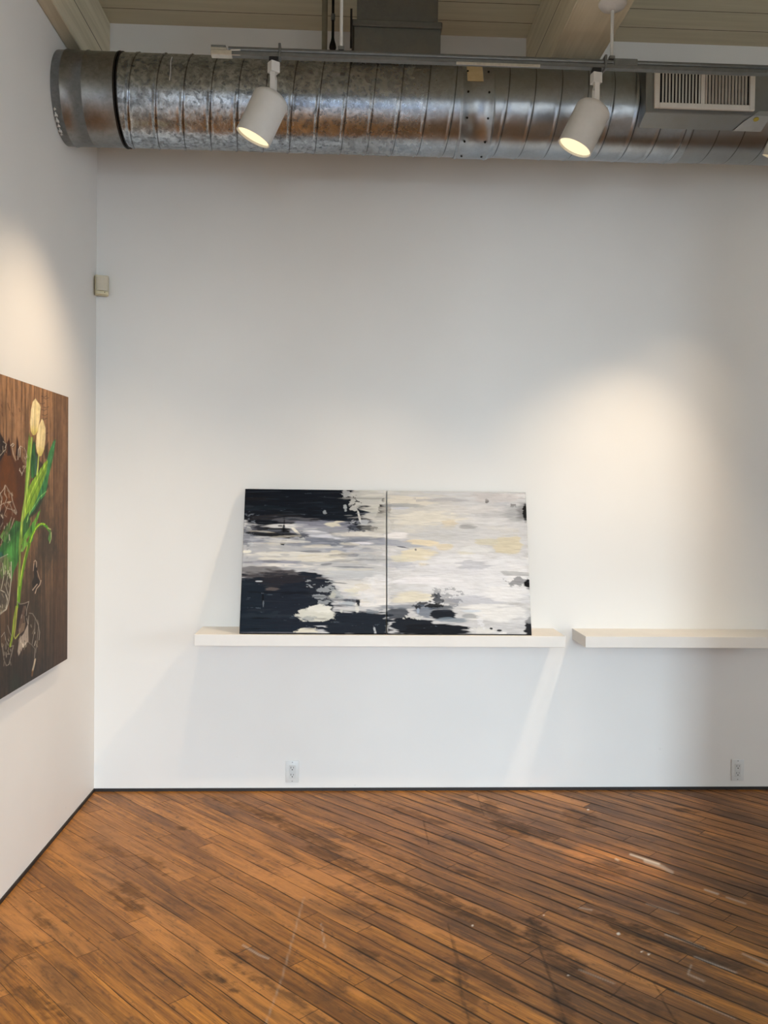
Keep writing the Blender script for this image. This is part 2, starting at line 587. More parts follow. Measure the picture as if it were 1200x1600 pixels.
class Canvas:
    def __init__(self, X, Y, base):
        self.X, self.Y = X, Y                       # picture coordinates of every cell
        self.c = np.zeros(X.shape + (3,)) + lin(base)
        self.h = np.zeros(X.shape)
        H, W = X.shape
        self.streak = [vnoise(H, W, 16, 60, 11 + s, 3, 0.65) for s in range(3)]
        self.blot = [vnoise(H, W, 34, 34, 31 + s, 4, 0.7) for s in range(3)]
        self.fine = vnoise(H, W, 26, 110, 77, 2, 0.8)
        self.k = 0

    def lay(self, m, col, op=1.0, h=0.0):
        m = np.clip(m * op, 0, 1)
        self.c = self.c * (1 - m[..., None]) + lin(col) * m[..., None]
        self.h = self.h * (1 - m * 0.7) + h * m

    def dab(self, cx, cy, rx, ry, col, op=0.9, rag=0.6, soft=0.25, kind='s', p=2.6, ang=0.0, h=0.4):
        self.k += 1
        dx, dy = self.X - cx, self.Y - cy
        if ang:
            a = math.radians(ang)
            dx, dy = dx * math.cos(a) + dy * math.sin(a), -dx * math.sin(a) + dy * math.cos(a)
        d = (np.abs(dx / rx) ** p + np.abs(dy / ry) ** p) ** (1 / p)
        n = (self.streak if kind == 's' else self.blot)[self.k % 3]
        n = np.roll(n, (37 * self.k) % n.shape[0], 0)
        n = np.roll(n, (53 * self.k) % n.shape[1], 1)
        m = sst(-soft, soft, 1 - d + (n - 0.5) * 2 * rag)
        m *= (d < 2.6)
        self.lay(m, col, op, h)

    def poly(self, pts, col, op=1.0, soft=0.6, shade=None):
        """filled polygon with soft edge; pts in picture coords. shade=(col2, axis) gradient"""
        X, Y = self.X, self.Y
        inside = np.zeros(X.shape, bool)
        dist = np.full(X.shape, 1e9)
        n = len(pts)
        for i in range(n):
            x0, y0 = pts[i]
            x1, y1 = pts[(i + 1) % n]
            cond = ((y0 > Y) != (y1 > Y))
            xi = (x1 - x0) * (Y - y0) / ((y1 - y0) if y1 != y0 else 1e-9) + x0
            inside ^= cond & (X < xi)
            ex, ey = x1 - x0, y1 - y0
            t = np.clip(((X - x0) * ex + (Y - y0) * ey) / (ex * ex + ey * ey + 1e-9), 0, 1)
            dist = np.minimum(dist, np.hypot(X - x0 - t * ex, Y - y0 - t * ey))
        m = sst(-soft, soft, np.where(inside, dist, -dist))
        self.lay(m, col, op)
        return m

    def line(self, pts, w, col, op=1.0, soft=0.5, w1=None):
        X, Y = self.X, self.Y
        best = np.full(X.shape, -1e9)
        n = len(pts) - 1
        for i in range(n):
            x0, y0 = pts[i]
            x1, y1 = pts[i + 1]
            ex, ey = x1 - x0, y1 - y0
            t = np.clip(((X - x0) * ex + (Y - y0) * ey) / (ex * ex + ey * ey + 1e-9), 0, 1)
            ww = w if w1 is None else w + (w1 - w) * (i + t) / n
            best = np.maximum(best, ww / 2 - np.hypot(X - x0 - t * ex, Y - y0 - t * ey))
        m = sst(-soft, soft, best)
        self.lay(m, col, op)
        return m


def project(P):
    d = P - CAM_POS
    z = d @ CF
    return 600 + FPX * (d @ CR) / z, 800 - FPX * (d @ CU) / z


# ================================================================== STRUCTURE
HOLE = 0.0
struct('wall_back', bx(nb(), XL - 0.2, XR + 0.2, 0.0, 0.2, 0.0, ZC + 0.15), 'wall')
struct('wall_left', bx(nb(), XL - 0.2, XL, YF, 0.0, 0.0, ZC + 0.15), 'wall_l')
bm = nb()
bx(bm, XR, XR + 0.2, YF, -6.4, ZF, ZC + 0.15)
bx(bm, XR, XR + 0.2, -4.0, 0.0, ZF, ZC + 0.15)
bx(bm, XR, XR + 0.2, -6.4, -4.0, ZF, 0.5)
bx(bm, XR, XR + 0.2, -6.4, -4.0, 2.6, ZC + 0.15)
struct('wall_right', bm, 'wall')
bm = nb()
for (y0, y1, z0, z1) in ((-6.4, -6.35, 0.5, 2.6), (-4.05, -4.0, 0.5, 2.6), (-6.35, -4.05, 0.5, 0.55), (-6.35, -4.05, 2.55, 2.6)):
    bx(bm, XR + .1, XR + 0.16, y0, y1, z0, z1)
struct('window_2', bm, 'frame')  # unseen side window, added to let fill light in
struct('ceiling', bx(nb(), XL - 0.2, XR + 0.2, YF - 0.2, 0.2, ZC, ZC + 0.12), 'ceiling')
# front wall (behind the camera) with two window openings
bm = nb()
wins = [(-0.90, 1.30)]
wz0, wz1 = 0.30, 2.50
xs = [XL - 0.2, wins[0][0], wins[0][1], XR + 0.2]
for i in range(3):
    if i % 2 == 0:
        bx(bm, xs[i], xs[i + 1], YF - 0.2, YF, ZF, ZC + 0.15)
    else:
        bx(bm, xs[i], xs[i + 1], YF - 0.2, YF, ZF, wz0)
        bx(bm, xs[i], xs[i + 1], YF - 0.2, YF, wz1, ZC + 0.15)
struct('wall_front', bm, 'wall')
for i, (a, b) in enumerate(wins):
    bm = nb()
    for (x0, x1, z0, z1) in ((a, a + 0.05, wz0, wz1), (b - 0.05, b, wz0, wz1), (a + 0.05, b - 0.05, wz0, wz0 + 0.05), (a + 0.05, b - 0.05, wz1 - 0.05, wz1)):
        bx(bm, x0, x1, YF - 0.16, YF - 0.10, z0, z1)
    struct('window_%d' % (i + 1), bm, 'frame')
# added unseen pillar, only there to shade the far end of the wall
struct('light_blocker', bx(nb(), 1.64, 2.25, -1.68, -1.50, ZF, ZC - .39), 'wall')

struct('gap_shade_back', bx(nb(), XL, XR, -0.007, 0.05, ZF, 0.0), 'gap_shade')  # black strip painting the shaded gap under the wall, no real baseboard
struct('gap_shade_left', bx(nb(), XL - 0.05, XL + 0.006, YF, 0.0, ZF, 0.0), 'gap_shade')  # same painted gap shadow along the left wall

# floor: fine grid where it is seen, carrying the stains, coarse elsewhere
fx = np.concatenate([np.arange(XL - 0.05, 2.4, 0.0065), np.linspace(2.5, XR + 0.1, 12)])
fy = np.concatenate([np.linspace(YF - 0.1, -2.6, 14), np.arange(-2.5, 0.02, 0.0065)])
FX, FY = np.meshgrid(fx, fy)
FP = np.stack([FX, FY, np.full(FX.shape, ZF)], -1)
_pts = FP.copy()
_pts[..., 1] = np.maximum(_pts[..., 1], -2.55)
SX, SY = project(_pts)
seen = (FY > -2.56)
ch = {}
rgen = np.random.RandomState(5)


def fmask(fn, seed):
    """three separate masks drawn in picture coordinates of the floor"""
    c = Canvas.__new__(Canvas)
    c.X, c.Y = SX, SY
    H, W = SX.shape
    c.c = np.zeros((H, W, 3))
    c.h = np.zeros((H, W))
    c.streak = [vnoise(H, W, 40, 40, seed + s, 4, 0.75) for s in range(3)]
    c.blot = c.streak
    c.k = 0
    fn(c)
    return np.clip(c.c[..., 0], 0, 1) * seen


WH = (255, 255, 255)


def f_dark(c):
    for (x, y, rx, ry, a, o) in [
        (790, 1290, 30, 9, 32, .6), (830, 1300, 40, 9, 20, .5), (905, 1280, 24, 10, 10, .4), (770, 1262, 14, 8, 30, .5),
        (560, 1308, 60, 5, 24, .55), (470, 1300, 70, 6, 24, .6), (520, 1340, 45, 7, 24, .5), (660, 1395, 90, 9, 24, .6),
        (760, 1440, 70, 10, 24, .65), (730, 1262, 30, 4, 26, .45), (640, 1270, 50, 5, 18, .4),
        (855, 1470, 34, 14, 40, .75), (880, 1500, 36, 14, 30, .75), (900, 1525, 44, 8, 26, .6), (835, 1450, 10, 16, -20, .7),
        (985, 1455, 60, 9, 22, .8), (1060, 1478, 60, 9, 20, .8), (1120, 1500, 50, 7, 22, .7), (1040, 1445, 40, 5, 22, .5),
        (770, 1530, 60, 7, 30, .6), (740, 1500, 30, 7, 30, .5), (685, 1528, 16, 7, 15, .9), (570, 1488, 22, 6, 20, .7),
        (590, 1418, 26, 5, 14, .6), (200, 1412, 26, 8, 34, .65), (215, 1395, 20, 8, 30, .5), (240, 1350, 24, 8, 30, .5),
        (345, 1532, 24, 7, 24, .9), (358, 1490, 26, 6, 24, .8), (430, 1545, 60, 7, 28, .7), (490, 1590, 40, 8, 30, .7),
        (65, 1440, 20, 10, 40, .6), (45, 1560, 40, 12, 35, .6), (40, 1480, 14, 12, 20, .55), (105, 1585, 40, 8, 40, .6),
        (285, 1295, 12, 3.5, 10, .6), (745, 1370, 26, 4, 14, .6), (945, 1360, 24, 7, 8, .4), (1190, 1400, 16, 12, 0, .35),
        (1075, 1268, 22, 3, 10, .6), (180, 1330, 30, 8, 30, .35), (395, 1265, 50, 5, 18, .45), (730, 1560, 14, 40, -12, .45),
        (880, 1580, 14, 26, -20, .6), (1040, 1590, 50, 8, 25, .4), (1150, 1560, 60, 5, 22, .4),
    ]:
        c.dab(x, y, rx, ry, WH, op=o, rag=0.75, soft=0.35, ang=a)
    # dark cracks and scratches across the boards
    for pts, w, o in [([(177, 1458), (215, 1485), (245, 1512), (282, 1542)], 2.6, .9),
                      ([(828, 1435), (850, 1500), (866, 1545), (884, 1600)], 4.0, .8),
                      ([(700, 1445), (715, 1500), (722, 1560), (735, 1600)], 4.0, .6),
                      ([(1022, 1535), (1040, 1570), (1058, 1600)], 2.5, .8),
                      ([(662, 1282), (670, 1318)], 2.0, .7), ([(745, 1240), (756, 1275)], 2.0, .5),
                      ([(28, 1492), (0, 1520)], 2.5, .7), ([(977, 1535), (955, 1558), (945, 1556)], 2.2, .8),
                      ([(706, 1311), (745, 1327)], 2.0, .9), ([(0, 1500), (60, 1545), (110, 1585)], 2.2, .6),
                      ([(700, 1400), (770, 1440), (800, 1460)], 2.2, .7), ([(942, 1500), (1000, 1530)], 1.6, .6)]:
        c.line(pts, w, WH, o, 0.9)


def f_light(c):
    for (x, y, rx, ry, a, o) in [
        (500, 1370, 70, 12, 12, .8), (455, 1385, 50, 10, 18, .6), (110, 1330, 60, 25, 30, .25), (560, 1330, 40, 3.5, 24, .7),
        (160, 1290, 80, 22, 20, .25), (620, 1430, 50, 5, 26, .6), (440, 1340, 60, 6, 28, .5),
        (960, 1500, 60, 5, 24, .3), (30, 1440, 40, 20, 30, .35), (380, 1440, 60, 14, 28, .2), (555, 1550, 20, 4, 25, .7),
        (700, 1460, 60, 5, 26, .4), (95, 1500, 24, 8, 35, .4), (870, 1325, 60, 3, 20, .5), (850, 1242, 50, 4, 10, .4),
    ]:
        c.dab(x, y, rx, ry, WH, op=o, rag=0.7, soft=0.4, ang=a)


def f_white(c):
    for pts, w, o in [([(1008, 1345), (1034, 1354), (1050, 1363)], 5, .40), ([(985, 1335), (1030, 1350)], 2, .9),
                      ([(1101, 1390), (1122, 1397)], 1.6, .8), ([(1135, 1402), (1165, 1412)], 1.2, .6),
                      ([(1040, 1460), (1075, 1472), (1100, 1482)], 1.5, .7), ([(1085, 1495), (1150, 1520)], 1.6, .5),
                      ([(1080, 1508), (1075, 1522), (1100, 1533)], 1.8, .4), ([(380, 1477), (405, 1492), (420, 1498)], 1.6, .6),
                      ([(905, 1418), (925, 1422)], 1.4, .5), ([(1160, 1490), (1200, 1508)], 2.0, .35),
                      ([(1055, 1550), (1110, 1575), (1150, 1592)], 1.4, .5), ([(475, 1402), (462, 1450), (440, 1530), (415, 1600)], 1.4, .28),
                      ([(502, 1444), (508, 1480)], .9, .5), ([(1010, 1412), (1060, 1428)], 1.4, .4),
                      ([(962, 1342), (966, 1344)], 2, .7), ([(960, 1537), (905, 1515)], 1.0, .4)]:
        c.line(pts, w + .4, WH, o * .75, 1.5)
    for x, y, r in [(966, 1459, 4), (1003, 1487, 2.4), (1014, 1491, 2.4), (919, 1265, 2.4), (738, 1446, 2.4), (889, 1524, 2), (850, 1430, 1.6)]:
        c.line([(x - .5, y), (x + .5, y)], r, WH, 1.0, 0.6)


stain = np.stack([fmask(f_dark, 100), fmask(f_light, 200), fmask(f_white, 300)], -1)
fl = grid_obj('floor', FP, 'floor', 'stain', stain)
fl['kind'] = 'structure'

# ceiling beams running away from the viewer
for x0, x1, lab in ((-1.50, -1.255, 'cream painted timber ceiling beam against the left wall above the duct end'),
                    (0.942, 1.180, 'cream painted timber ceiling beam crossing above the duct beside the register')):
    o = obj('ceiling_beam', bx(nb(), x0 if x0 > XL else XL, x1, YF, 0.0, ZC - 0.386, ZC, 0.004, 1), 'beam')
    tag(o, lab, 'beam')
    o['kind'] = 'structure'

# ================================================================== WALL SHELVES
GS = 'white floating shelves along the back wall'
for x0, x1, lab in ((-0.751, 1.1425, 'white floating shelf holding the two abstract canvases'),
                    (1.246, 2.35, 'white empty floating shelf at the right edge of the photo')):
    tag(obj('wall_shelf', bx(nb(), x0, x1, -SHELF_W, 0.0, SHELF_Z - SHELF_T, SHELF_Z, 0.0015, 1), 'shelf'), lab, 'shelf', GS)

# ================================================================== DIPTYCH
DW, DH = 860, 430
uu, vv = np.meshgrid(np.linspace(0, 1, DW), np.linspace(0, 1, DH))
PX = 378 + uu * (827 - 378)
PY = 761.5 + vv * (988 - 761.5)
cv = Canvas(PX, PY, (196, 197, 199))


def paint_diptych(c):
    d = c.dab
    NAVY, INK, GREY, MID, PALE, WHT, CREAM, TAN = (16, 24, 36), (12, 13, 18), (120, 124, 134), (160, 164, 172), (196, 198, 203), (232, 232, 234), (226, 220, 198), (205, 196, 170)
    st = c.streak[0] * 0.5 + c.fine * 0.5
    c.c *= (0.80 + 0.42 * st)[..., None]
    # ---- broad zones, left
    d(575, 800, 34, 42, (196, 196, 188), .9, .3)
    d(560, 775, 50, 14, (190, 190, 186), .8, .4)
    d(490, 835, 120, 14, (140, 144, 154), .8, .5)
    d(440, 870, 80, 20, (178, 180, 184), .8, .5)
    d(545, 870, 70, 26, (188, 190, 192), .8, .5)
    d(540, 845, 80, 6, (120, 126, 140), .7, .6)
    # ---- navy top
    d(452, 781, 96, 28, NAVY, 1, .14, .06, 's', 5)
    d(520, 803, 54, 18, (20, 30, 42), 1, .2, .08, 's', 4)
    d(440, 806, 70, 14, NAVY, 1, .3, .1, 's', 4)
    d(395, 778, 30, 4, (34, 32, 34), .8, .6)
    d(420, 792, 40, 3, (28, 42, 52), .6, .6)
    d(540, 785, 16, 10, (20, 28, 38), 1, .9, .1, 'b')
    d(550, 812, 12, 9, (22, 30, 42), 1, .7, .1, 'b')
    d(538, 768, 10, 5, (170, 172, 172), .9, .9, .15, 'b')
    d(548, 779, 6, 8, (190, 190, 186), .9, .8, .15, 'b')
    d(550, 792, 7, 5, (196, 196, 192), .8, .9, .12, 'b')
    d(537, 790, 2.5, 5, (170, 176, 178), .9, .7, .2, 'b')
    d(560, 806, 1.6, 9, (210, 210, 204), .9, .4, .3, 'b', 2, -14)
    d(505, 798, 2.5, 3, (160, 166, 170), .8, .9, .2, 'b')
    d(568, 775, 30, 1.6, (150, 150, 146), .7, .4)
    d(575, 792, 12, 1.4, (130, 130, 128), .7, .4)
    d(582, 770, 16, 2, (214, 212, 204), .8, .5)
    # dark band and white slashes under the navy field
    d(425, 808, 42, 5, (54, 52, 56), .8, .6)
    d(455, 812, 40, 5, (92, 92, 98), .8, .6)
    d(486, 818, 9, 4, (30, 28, 32), .9, .5)
    d(420, 830, 40, 10, INK, .95, .4, .15)
    d(398, 826, 16, 6, (60, 62, 72), .7, .6)
    d(384, 836, 7, 22, (120, 126, 136), .7, 1.0, .3, 'b')
    d(386, 824, 4, 3, (190, 194, 196), .8, .8, .2, 'b')
    d(389, 848, 5, 3, (196, 200, 204), .8, .8, .2, 'b')
    d(432, 821, 20, 3.0, (212, 212, 212), .95, .35, .3, 's', 1.6, -2)
    d(434, 821, 5, 1.4, (20, 22, 30), .9, .6, .3, 'b')
    d(452, 821, 12, 3.4, (224, 224, 222), .9, .4, .3)
    d(441, 832, 1.6, 16, (10, 12, 18), .95, .4, .3, 'b')
    d(442, 845, 4.5, 6, (10, 12, 18), .95, .6, .2, 'b')
    d(461, 830, 10, 2.2, (236, 232, 218), .95, .4, .3, 's', 2, 40)
    d(469, 842, 6, 4, (190, 194, 194), .9, .5, .3, 'b', 2, 35)
    d(470, 836, 9, 4, (70, 74, 84), .8, 1., .2, 'b')
    d(500, 818, 44, 6, (150, 152, 166), .75, .5)
    d(522, 818, 14, 4.5, (230, 224, 204), .85, .6, .2)
    d(500, 834, 26, 5, (216, 218, 226), .9, .5, .25, 's', 2, 10)
    d(508, 841, 12, 2, (110, 114, 122), .6, .6)
    d(560, 833, 36, 4, (222, 218, 210), .85, .45)
    d(556, 824, 8, 4, (50, 56, 70), .8, 1., .2, 'b')
    d(572, 823, 9, 3, (60, 62, 64), .8, 1.1, .15, 'b')
    d(510, 848, 60, 4.5, (110, 118, 132), .7, .5)
    d(566, 847, 18, 2.2, (236, 234, 240), .95, .3, .3)
    d(545, 858, 45, 4, (150, 156, 172), .7, .5)
    d(384, 862, 6, 2.6, (240, 238, 224), .95, .4, .3)
    d(440, 865, 46, 3.4, (226, 224, 216), .9, .5)
    d(505, 868, 40, 7, (220, 214, 196), .85, .55)
    d(470, 873, 60, 3, (226, 222, 210), .8, .5)
    d(430, 878, 46, 3, (140, 142, 158), .7, .6)
    d(440, 883, 50, 3, (230, 226, 220), .8, .5)
    d(392, 885, 16, 8, (176, 178, 182), .6, .7)
    # brown-grey transition then blue black lower left
    d(410, 893, 40, 7, (110, 108, 110), .85, .5)
    d(440, 900, 60, 8, (66, 62, 66), .9, .5)
    d(425, 945, 62, 46, (30, 42, 56), 1, .12, .06, 's', 5)
    d(470, 940, 50, 40, (34, 42, 56), 1, .3, .08, 's', 4)
    d(500, 920, 22, 18, (44, 50, 62), .95, .6, .15, 's', 3)
    d(560, 972, 48, 18, (36, 44, 56), 1, .2, .08, 's', 5)
    d(440, 905, 40, 8, (56, 52, 58), .7, .7)
    d(424, 918, 9, 3, (104, 94, 90), .7, 1.0, .4)
    d(405, 908, 5, 1, (200, 206, 212), .9, .3)
    d(412, 935, 1.5, 9, (10, 12, 18), .9, .5, .3, 'b')
    d(413, 943, 1.0, 6, (130, 138, 146), .5, .5, .3, 'b')
    d(430, 960, 50, 4, (48, 60, 72), .6, .8)
    d(450, 925, 50, 2, (20, 26, 36), .7, .6)
    for (x, y) in ((482, 906), (484, 915), (509, 916), (506, 921), (520, 922), (505, 940), (525, 930), (512, 908), (497, 932)):
        d(x, y, 7, 2.5, (170, 176, 180), .7, 1.1, .15, 'b')
    d(520, 930, 4, 5, (190, 192, 182), .8, .9, .2, 'b')
    # white lower right of the left canvas
    d(520, 892, 14, 6, (206, 208, 204), .7, .5)
    d(555, 915, 30, 9, (220, 219, 216), .9, .35, .15, 's', 3)
    d(580, 928, 26, 18, (232, 230, 228), .95, .2, .12, 's', 4)
    d(560, 895, 44, 9, (196, 200, 204), .8, .5)
    d(592, 905, 16, 9, (224, 226, 228), .8, .4)
    d(551, 921, 9, 6, (224, 220, 200), .7, .7)
    d(545, 936, 12, 3, (70, 74, 88), .8, .7)
    d(559, 940, 3.4, 6, (24, 28, 38), .95, .4, .2, 'b')
    d(545, 941, 10, 3, (176, 186, 194), .8, .8, .2, 'b')
    d(557, 950, 2.6, 5, (220, 220, 214), .95, .4, .3, 'b')
    d(548, 952, 10, 1.2, (190, 192, 188), .8, .5)
    d(533, 952, 2.4, 3, (206, 208, 202), .95, .4, .3, 'b')
    d(585, 953, 12, 3, (110, 122, 132), .7, .8, .2, 'b')
    d(495, 958, 27, 10, (212, 212, 202), 1, .35, .12, 'b', 2.4)
    d(500, 950, 18, 6, (224, 224, 216), 1, .4, .12, 'b')
    d(482, 964, 10, 3, (160, 164, 164), .8, .6, .2, 'b')
    d(480, 983, 17, 4.5, (222, 218, 202), 1, .35, .15, 'b')
    d(505, 987, 10, 2, (214, 214, 214), .95, .5)
    d(430, 986.5, 50, 1.2, (120, 120, 130), .7, .4)
    d(545, 987, 8, 1, (210, 210, 210), .9, .3)
    d(585, 982, 2, 5, (180, 184, 188), .9, .7, .2, 'b', 2, -20)
    d(603, 979, 1, 5, (200, 200, 200), .9, .5, .2, 'b')
    # palette-knife scumbles over the pale areas
    rg = np.random.RandomState(12)
    pal = [(168, 172, 180), (228, 228, 230), (214, 206, 186), (150, 156, 166), (236, 234, 232), (200, 202, 208), (188, 184, 176), (206, 212, 218)]
    for i in range(150):
        x, y = rg.uniform(535, 826), rg.uniform(766, 950)
        if x < 606 and (y > 940 or (x < 560 and (y < 822 or y > 890))):
            continue
        if x > 606 and y > 930 and x < 720:
            continue
        d(x, y, rg.uniform(5, 24), rg.uniform(1.2, 5.5), pal[rg.randint(len(pal))], rg.uniform(.25, .6), 1.15, .2, 'sb'[rg.randint(2)], rg.uniform(2, 4), rg.uniform(-5, 5))
    for i in range(26):
        x, y = rg.uniform(612, 822), rg.uniform(772, 960)
        d(x, y, rg.uniform(3, 10), rg.uniform(.5, 1.1), (112, 116, 124), .55, .9, .3, 's', 2, rg.uniform(-8, 8))
    for i in range(60):
        x, y = rg.uniform(385, 600), rg.uniform(826, 892)
        d(x, y, rg.uniform(8, 30), rg.uniform(.8, 2.6), [(228, 226, 220), (120, 126, 140), (176, 180, 190), (218, 212, 196), (92, 96, 108)][rg.randint(5)], rg.uniform(.3, .6), .8, .25, 's', 2, rg.uniform(-4, 4))
    for i in range(70):
        x, y = rg.uniform(378, 600), rg.choice([rg.uniform(764, 812), rg.uniform(905, 985)])
        if (x > 530 and y < 815) or (x > 545 and y < 950 and y > 815):
            continue
        d(x, y, rg.uniform(8, 30), rg.uniform(.5, 1.6), [(44, 56, 68), (8, 12, 20), (36, 44, 58), (52, 58, 68)][rg.randint(4)], rg.uniform(.3, .7), .7, .3, 's', 2, rg.uniform(-4, 4))
    # dark knot straddling the joint
    d(598, 790, 6.5, 7, (18, 16, 20), 1, .5, .12, 'b')
    d(598, 778, 3, 3.5, (60, 60, 62), .9, .6, .2, 'b')
    d(595, 798, 7, 1.4, (20, 20, 24), .95, .5, .2, 'b')
    d(596, 803, 8, 4, (90, 90, 90), .7, 1.2, .15, 'b')
    d(605.5, 790, 4, 9, (14, 14, 18), 1, .4, .12, 'b', 1.6)
    d(611, 812, 3.4, 5, (22, 24, 26), 1, .7, .12, 'b', 2, -30)
    d(612, 822, 3, 6, (140, 142, 140), .7, .8, .2, 'b')
    # ---- right canvas
    d(715, 860, 112, 100, (204, 205, 206), .75, .25)
    d(650, 800, 60, 36, (206, 204, 196), .6, .5)
    d(640, 778, 34, 8, (220, 214, 200), .85, .5)
    d(630, 786, 24, 3, (150, 154, 158), .7, .5)
    d(625, 790, 14, 2, (196, 200, 210), .7, .5)
    d(690, 776, 40, 4, (172, 170, 174), .7, .6)
    d(640, 805, 70, 4, (176, 176, 174), .5, .7)
    d(670, 806, 50, 9, (222, 218, 206), .8, .5)
    d(702, 814, 12, 7, (208, 198, 176), .8, .4, .15, 's', 4)
    d(618, 834, 16, 4.6, (232, 230, 230), .95, .3, .2, 's', 3)
    d(625, 846, 34, 6, (150, 156, 170), .7, .5)
    d(700, 830, 50, 12, (190, 193, 196), .6, .6)
    d(660, 845, 24, 5.5, (224, 212, 184), .9, .35, .2, 's', 2.2)
    d(694, 852, 12, 4, (212, 202, 176), .8, .4, .2)
    d(650, 865, 24, 10, (222, 214, 190), .9, .4, .15, 's', 2.4)
    d(622, 870, 12, 6, (216, 212, 190), .7, .6)
    d(722, 862, 14, 4, (210, 206, 186), .6, .6)
    d(628, 853, 8, 1, (70, 72, 80), .8, .8, .3, 's', 2, 10)
    d(648, 857, 1.6, 1.6, (90, 94, 104), .8, .6)
    d(655, 882, 16, 3.5, (110, 114, 122), .5, 1.2, .12, 'b')
    d(660, 880, 10, 5, (224, 214, 190), .6, .6)
    d(625, 882, 26, 6, (178, 182, 194), .6, .6)
    d(740, 778, 3, 2.2, (60, 60, 60), .9, .6, .2, 'b') if False else None
    d(764, 777, 2.4, 2.4, (60, 60, 58), .9, .7, .2, 'b')
    d(780, 772, 40, 8, (198, 192, 190), .6, .5)
    d(780, 798, 40, 9, (180, 180, 182), .6, .6)
    d(730, 818, 14, 3, (150, 150, 150), .7, .6)
    d(735, 790, 40, 6, (212, 210, 208), .7, .5)
    d(804, 784, 4, 3, (110, 110, 108), .8, 1., .15, 'b')
    d(810, 797, 18, 13, (160, 162, 164), .6, .5, .4, 's', 2)
    d(820, 795, 9, 12, (110, 110, 110), .7, .4, .5, 's', 2)
    d(825, 794, 4, 14, (24, 24, 24), 1, .4, .3, 's', 2)
    d(758, 808, 30, 5, (214, 214, 214), .7, .5)
    d(795, 848, 22, 14, (206, 198, 174), .95, .25, .1, 's', 4)
    d(762, 843, 18, 5, (200, 196, 178), .9, .3, .15, 's', 3)
    d(745, 855, 26, 4.5, (216, 218, 218), .85, .3, .15, 's', 3)
    d(740, 900, 90, 36, (222, 224, 228), .75, .35)
    d(700, 888, 50, 8, (206, 208, 214), .6, .6)
    d(740, 880, 20, 5, (170, 174, 184), .6, .7)
    d(810, 900, 16, 20, (226, 226, 226), .7, .5)
    d(806, 893, 22, 2.5, (150, 152, 154), .6, .8)
    d(808, 905, 14, 5, (110, 112, 116), .75, .9, .25, 'b')
    d(826, 909, 8, 8, (18, 18, 20), 1, .35, .2, 's', 1.8)
    d(650, 905, 60, 6, (232, 232, 236), .8, .5)
    d(640, 930, 28, 8, (222, 216, 196), .85, .4)
    d(740, 935, 40, 7, (182, 186, 196), .7, .5)
    d(790, 925, 30, 12, (230, 230, 230), .7, .4)
    d(770, 955, 44, 12, (228, 228, 226), .85, .35)
    # dark water along the foot
    d(618, 955, 16, 10, (46, 54, 66), .9, .35, .12, 's', 4)
    d(640, 946, 40, 3, (120, 128, 138), .7, .5)
    d(655, 943, 12, 5, (34, 38, 46), .9, .7, .15, 'b')
    d(660, 955, 14, 10, (96, 108, 124), .8, .5)
    d(640, 975, 34, 12, (34, 40, 50), 1, .3, .1, 's', 3)
    d(680, 980, 50, 8, (26, 30, 38), 1, .25, .1, 's', 3)
    d(690, 957, 22, 7, (36, 42, 52), 1, .25, .12, 's', 2.4)
    d(685, 947, 16, 4, (60, 68, 80), .8, .6)
    d(680, 943, 12, 2.5, (24, 26, 30), .9, .9, .15, 'b')
    d(681, 932, 7, 6, (24, 26, 30), .9, .9, .12, 'b')
    d(676, 928, 5, 2, (24, 26, 30), .8, .9, .2, 'b')
    d(695, 932, 16, 8, (90, 96, 106), .5, 1.3, .1, 'b')
    d(705, 965, 22, 3, (120, 134, 146), .8, .5)
    d(640, 963, 14, 3, (206, 208, 204), .9, 1., .15, 'b')
    d(651, 951, 2, 5, (160, 176, 196), .8, .5, .2, 'b')
    d(732, 959, 12, 3, (140, 144, 148), .7, .4)
    d(735, 952, 16, 2, (206, 216, 226), .8, .4)
    d(750, 982, 18, 6, (214, 214, 212), .95, .5, .15, 'b')
    d(748, 970, 6, 8, (222, 224, 228), .7, 1., .15, 'b')
    d(764, 978, 2.4, 1.6, (26, 28, 30), .95, .5, .2, 'b')
    d(776, 981, 5, 1.6, (22, 24, 26), .95, .5, .2, 'b')
    d(780, 986, 7, 2, (230, 230, 228), .9, .5, .2, 'b')
    d(829, 974, 12, 17, (40, 42, 46), 1, .3, .12, 's', 2)
    d(824, 960, 6, 10, (190, 192, 194), .5, .6)
    # dry brush over everything
    s2 = np.roll(c.streak[1], 91, 0) * 0.4 + np.roll(c.fine, 33, 0) * 0.6
    c.c *= (0.79 + 0.22 * s2)[..., None]
    lum = c.c.mean(-1)
    m = sst(.80, .90, np.roll(c.fine, 120, 1) * .5 + np.roll(c.blot[0], 60, 1) * .5) * (lum < .1)
    c.lay(m, (96, 106, 118), .45, .3)
    c.c = np.where(c.c.mean(-1, keepdims=True) < .06, c.c * .6, c.c)
    # black varnished bottom edge
    c.lay(sst(985.9, 986.7, c.Y), (8, 8, 10), .95)


paint_diptych(cv)
relief = cv.h * 0.0012 + (cv.fine - 0.5) * 0.0012 + (cv.blot[0] - 0.5) * 0.0012

